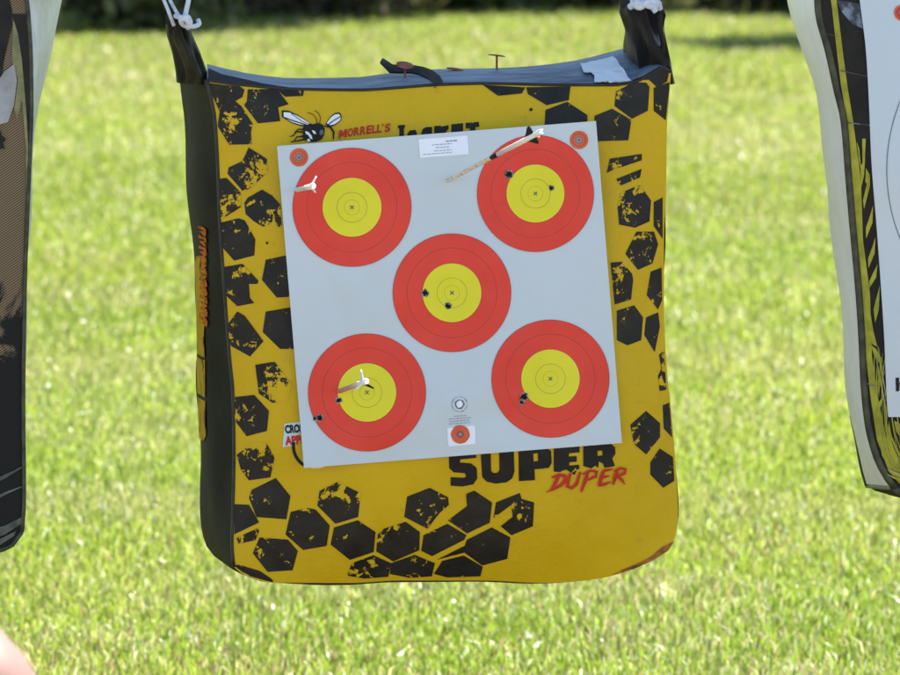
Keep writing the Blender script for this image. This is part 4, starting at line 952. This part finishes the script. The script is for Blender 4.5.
def make_grass():
    pts = []
    def patch(y0, y1, half, extra, dens0):
        for yy in np.arange(y0, y1, .5):
            D = yy + 10.25; inner = .054*D + half
            dens = dens0 * min(1.0, (14.5 / D) ** 1.35)
            n = int(dens * 2 * inner * .5); pts.append(np.column_stack([RNG.uniform(-inner, inner, n), RNG.uniform(yy, yy + .5, n)]))
            if extra:
                n2 = int(dens * .30 * 2 * extra * .5); x = RNG.uniform(inner, inner + extra, n2) * RNG.choice([-1, 1], n2); pts.append(np.column_stack([x, RNG.uniform(yy, yy + .5, n2)]))
    patch(1.6, 26.5, .25, 2.0, 13500)
    P = np.concatenate(pts); n = len(P)
    def fbm(x, y, sc, seed):
        g = np.random.default_rng(seed); out = np.zeros_like(x)
        for o in range(3):
            T = g.random((64, 64)); u = x * sc * 2**o; v = y * sc * 2**o
            i = np.floor(u).astype(int); j = np.floor(v).astype(int); fu = u - i; fv = v - j; fu = fu*fu*(3-2*fu); fv = fv*fv*(3-2*fv)
            q = lambda a, b: T[(i+a) % 64, (j+b) % 64]
            out += ((q(0,0)*(1-fu)+q(1,0)*fu)*(1-fv) + (q(0,1)*(1-fu)+q(1,1)*fu)*fv) * .5**o
        return out / 1.75
    x, y = P[:, 0], P[:, 1]
    f1 = fbm(x, y * .45, 1.1, 1); f2 = fbm(x, y*.6, 3.2, 2); f3 = fbm(x, y, .45, 5)
    D = y + 10.25
    big = np.clip(D / 16, 1, 2.0)
    h = RNG.gamma(7, .0026, n) * (.65 + .75 * f2) * (1 + .10*(big-1)); h = np.clip(h, .010, .045)
    w = RNG.uniform(.0011, .0024, n) * (.8 + .3*big)
    th = RNG.uniform(0, 2*np.pi, n); lean = np.abs(RNG.normal(0, .40, n)) + .08
    lx, ly = np.cos(th) * lean * h, np.sin(th) * lean * h
    ph = RNG.uniform(0, np.pi, n); wx, wy = np.cos(ph) * w, np.sin(ph) * w * .7
    v = np.zeros((n, 5, 3), np.float32)
    v[:, 0] = np.column_stack([x - wx, y - wy, np.full(n, -.003)]); v[:, 1] = np.column_stack([x + wx, y + wy, np.full(n, -.003)])
    v[:, 2] = np.column_stack([x + lx*.35 + wx*.85, y + ly*.35 + wy*.85, h*.6]); v[:, 3] = np.column_stack([x + lx*.35 - wx*.85, y + ly*.35 - wy*.85, h*.6])
    v[:, 4] = np.column_stack([x + lx*1.15, y + ly*1.15, h*(.97 - .25*np.clip(lean-.3, 0, 1))])
    # blade colours: fresh, yellow green, dry straw, a little reddish thatch
    fresh = np.array([.165, .245, .028]); lime = np.array([.218, .280, .034]); straw = np.array([.36, .345, .17]); red = np.array([.23, .15, .085])
    u = RNG.random(n); k = np.clip((f1 - .5) * 1.7 + .58, 0, 1)
    ps = .10 + .26 * np.clip((f2 - .52) * 4, 0, 1) + .10 * np.clip((D - 16) / 14, 0, 1); pr = .07 * np.clip((f3-.40) * 6, 0, 2.0)
    base = fresh + (lime - fresh) * np.clip(k + RNG.normal(0, .22, n) + .22*np.clip((D-15)/10, 0, 1), 0, 1)[:, None]
    c = np.where((u < ps)[:, None], straw, np.where((u < ps + pr)[:, None], red, base)) * RNG.uniform(.82, 1.18, n)[:, None]
    # broad worn bands and drier, pinkish thatch across the lawn
    bd = fbm(x * .3, y * .8, 1.0, 9); b2 = np.clip((bd - .5) * 2.2, -.5, .5)
    c *= (1 + .16 * b2)[:, None]; tk = np.clip((bd - .60) * 3, 0, .35)[:, None]; c = c * (1 - tk) + np.array([.27, .235, .12]) * tk
    c[RNG.random(n) < .04] = (.37, .41, .26)  # scattered pale blades, whitish green highlights put into the colour
    # pale clover heads and bits of litter on the lawn
    fl = RNG.random(n) < .0005
    c[fl] = (.62, .64, .55); v[fl, 2:4, :] += 0; 
    for q, s in ((0, -1), (1, 1), (2, 1), (3, -1)): v[fl, q, 0] = x[fl] + s * .005
    for q in (0, 1): v[fl, q, 2] = h[fl] * .55
    col = np.ones((n, 5, 4), np.float32); col[:, :, :3] = c[:, None, :]
    me = bpy.data.meshes.new('grass'); me.vertices.add(n*5); me.vertices.foreach_set('co', v.reshape(-1))
    base_i = (np.arange(n) * 5)[:, None]
    loops = (base_i + np.array([0, 1, 2, 3, 3, 2, 4])[None, :]).reshape(-1)
    me.loops.add(n*7); me.loops.foreach_set('vertex_index', loops.astype(np.int32))
    ls = ((np.arange(n) * 7)[:, None] + np.array([0, 4])[None, :]).reshape(-1)
    me.polygons.add(n*2); me.polygons.foreach_set('loop_start', ls.astype(np.int32))
    try: me.polygons.foreach_set('loop_total', np.tile([4, 3], n).astype(np.int32))
    except Exception: pass
    a = me.color_attributes.new('Col', 'FLOAT_COLOR', 'POINT'); a.data.foreach_set('color', col.reshape(-1))
    me.materials.append(M_grass); me.update(calc_edges=True)
    o = bpy.data.objects.new('grass', me); COL.objects.link(o); print('grass blades', n)
    return tag(o, 'sunlit yellow green lawn grass behind the bag targets', 'grass', None, 'stuff')
make_grass()

# ================================================================== TREES AND BUSHES at the far edge
def leaves(name, centers, radii, nper, size, mat, parent, seed):
    g = np.random.default_rng(seed); C_ = []; 
    for (c, r) in zip(centers, radii):
        d = g.normal(0, 1, (nper, 3)); d /= np.linalg.norm(d, axis=1)[:, None]; q = g.random(nper) ** .45
        C_.append(np.array(c) + d * q[:, None] * np.array(r))
    P = np.concatenate(C_); n = len(P)
    a = g.normal(0, 1, (n, 3)); a /= np.linalg.norm(a, axis=1)[:, None]; b = np.cross(a, g.normal(0, 1, (n, 3))); b /= np.linalg.norm(b, axis=1)[:, None]
    s = g.uniform(.6, 1.3, n)[:, None] * size
    v = np.zeros((n, 4, 3), np.float32); v[:, 0] = P - a*s; v[:, 1] = P - b*s*.45; v[:, 2] = P + a*s; v[:, 3] = P + b*s*.45
    v[:, :, 2] = np.maximum(v[:, :, 2], .004)
    me = bpy.data.meshes.new(name); me.from_pydata(v.reshape(-1, 3).tolist(), [], (np.arange(n)[:, None]*4 + np.arange(4)).tolist())
    t = me.attributes.new('tone', 'FLOAT', 'POINT'); t.data.foreach_set('value', np.repeat(g.random(n), 4).astype(np.float32))
    me.materials.append(mat); o = bpy.data.objects.new(name, me); COL.objects.link(o); o.parent = parent; return o
def tree(x, y, H, crown_r, label, lm, bark, seed, low=.62, tr=.09, name='tree'):
    g = random.Random(seed); rt = empty(name, (x, y, 0), g.uniform(0, 6), label=label, cat='tree', group='trees along the far edge of the lawn')
    mb = MB(); ph = g.uniform(0, 6)
    tk = [Vector((.10*math.sin(ph + k*.7)*k/8, .08*math.cos(ph*1.3 + k*.9)*k/8, H*.72*k/8 - .05)) for k in range(9)]
    mb.tube(tk, [tr*(1.35 if k == 0 else 1 - .085*k) for k in range(9)], 10); cs, rs_ = [], []
    for k in range(11):
        a = g.uniform(0, 6.28); z0 = H*g.uniform(low*.75, .72); l = crown_r*g.uniform(.55, 1); b0 = tk[min(int(z0/(H*.72)*8), 8)]
        e = Vector((b0.x + math.cos(a)*l, b0.y + math.sin(a)*l, z0 + l*.45)); mid = b0.lerp(e, .5) + Vector((0,0,.06))
        mb.tube([Vector((b0.x, b0.y, z0)), mid, e], [tr*.38, tr*.25, tr*.08], 6)
        cs += [e, e + Vector((g.uniform(-.5,.5), g.uniform(-.5,.5), g.uniform(.1,.6)))]; rs_ += [(.62,.62,.42)]*2
    cs.append(Vector((0,0,H*.9))); rs_.append((.8,.8,.6)); cs.append(Vector((0,0,H*.7))); rs_.append((.9,.9,.7))
    mb.build('trunk', [bark], rt); leaves('crown', [tuple(c) for c in cs], rs_, 330, .085, lm, rt, seed); return rt
def bush(x, y, w, h, label, lm, seed):
    g = random.Random(seed); rt = empty('bush', (x, y, 0), 0, label=label, cat='bush', group='bushes along the far edge of the lawn')
    mb = MB(); cs, rs_ = [], []
    for k in range(9):
        a = g.uniform(0, 6.28); l = g.uniform(.1, .5)*w; e = Vector((math.cos(a)*l, math.sin(a)*l*.7, h*g.uniform(.25, .85)))
        mb.tube([Vector((e.x*.15, e.y*.15, -.02)), Vector((e.x*.6, e.y*.6, e.z*.55)), e], [.014, .010, .004], 5); cs.append(tuple(e)); rs_.append((w*.26, w*.24, h*.28))
    cs.append((0, 0, h*.22)); rs_.append((w*.45, w*.35, h*.24))
    mb.build('stems', [M_bark], rt); leaves('foliage', cs, rs_, 300, .042, lm, rt, seed)
KIND = [(M_leaf_dark, 'dark leaved'), (M_leaf_mid, 'mid green'), (M_leaf_olive, 'olive brown')]
TREES = [(-3.6, 25.4, 4.4, 1.5, 0), (-1.9, 26.4, 4.9, 1.6, 2), (-.05, 25.7, 4.2, 1.3, 1), (1.0, 27.2, 5.0, 1.6, 2), (4.05, 23.4, 3.8, 1.1, 0), (4.6, 26.0, 4.8, 1.6, 1), (-5.6, 26.2, 4.8, 1.6, 2)]
TL_ = ['dark leaved tree standing just beyond the burlap bag at the left', 'olive brown tree behind the left tab of the yellow bag', 'tree with a pale slim trunk above the middle of the yellow bag', 'olive brown tree beyond the right half of the yellow bag',
       'dark leaved tree in the gap between yellow bag and striped bag', 'mid green tree beyond the striped bag at the right edge', 'olive brown tree furthest out beyond the left edge']
for k, (x, y, H, cr, kd) in enumerate(TREES):
    tree(x, y, H, cr, TL_[k], KIND[kd][0], M_barkp if k == 2 else M_bark, 20 + k, tr=.045 if k == 2 else .10)
BUSH = [(-1.95, 23.1, 1.0, .7, 0, 'low dark bush left of the yellow bag, next to the white flap'), (-1.2, 23.5, .9, .6, 0, 'dark bush behind the left tab of the yellow bag'), (-.55, 24.6, .8, .5, 2, 'olive brown bush right of the left rope knot'),
        (.02, 25.3, .7, .45, 1, 'green bush above the strap on the yellow bag'), (.62, 25.5, .9, .5, 2, 'olive brown bush left of the right tab of the yellow bag'), (1.35, 25.2, .9, .6, 0, 'dark bush just right of the right tab of the yellow bag'),
        (1.95, 25.0, .9, .7, 0, 'dark bush next to the white side of the striped bag'), (-2.8, 23.6, 1.1, .8, 1, 'green bush beyond the burlap bag'), (2.9, 25.0, 1.1, .8, 2, 'olive brown bush beyond the striped bag'),
        (-.9, 25.4, 1.2, .9, 0, 'taller dark bush in the second row, above the wasp print'), (.35, 26.4, 1.2, .9, 0, 'taller dark bush in the second row, above the tall nail'), (1.7, 26.2, 1.2, .9, 2, 'taller olive bush in the second row, between yellow and striped bag'), (-1.7, 25.4, 1.2, .9, 2, 'taller olive bush in the second row, right of the white flap')]
for k, (x, y, w, h, kd, lb) in enumerate(BUSH): bush(x, y, w, h, lb, KIND[kd][0], 60 + k)

# ================================================================== LIGHT
EL, AZ = R(60), R(62)
S = Vector((math.sin(AZ)*math.cos(EL), math.cos(AZ)*math.cos(EL), math.sin(EL)))
ld = bpy.data.lights.new('sun', 'SUN'); ld.energy = 5.0; ld.angle = R(.53); ld.color = (1, .955, .88)
lo = bpy.data.objects.new('sun', ld); COL.objects.link(lo); lo.rotation_euler = S.to_track_quat('Z', 'Y').to_euler(); lo.location = (6, 3, 8)
w = bpy.data.worlds.new('World'); SC.world = w; w.use_nodes = True; nt = w.node_tree; nt.nodes.clear()
sk = nt.nodes.new('ShaderNodeTexSky'); sk.sky_type = 'NISHITA'; sk.sun_disc = False; sk.sun_elevation = EL; sk.sun_rotation = AZ; sk.dust_density = .25; sk.ozone_density = 2.0
bg = nt.nodes.new('ShaderNodeBackground'); bg.inputs[1].default_value = .055; ow = nt.nodes.new('ShaderNodeOutputWorld')
nt.links.new(sk.outputs[0], bg.inputs[0]); nt.links.new(bg.outputs[0], ow.inputs[0])
vs_ = SC.view_settings; vs_.view_transform = 'Standard'; vs_.look = 'None'; vs_.gamma = 1; vs_.use_curve_mapping = False; vs_.exposure = 2.38
SC.display_settings.display_device = 'sRGB'
SC.cycles.max_bounces = 8; SC.cycles.use_denoising = True
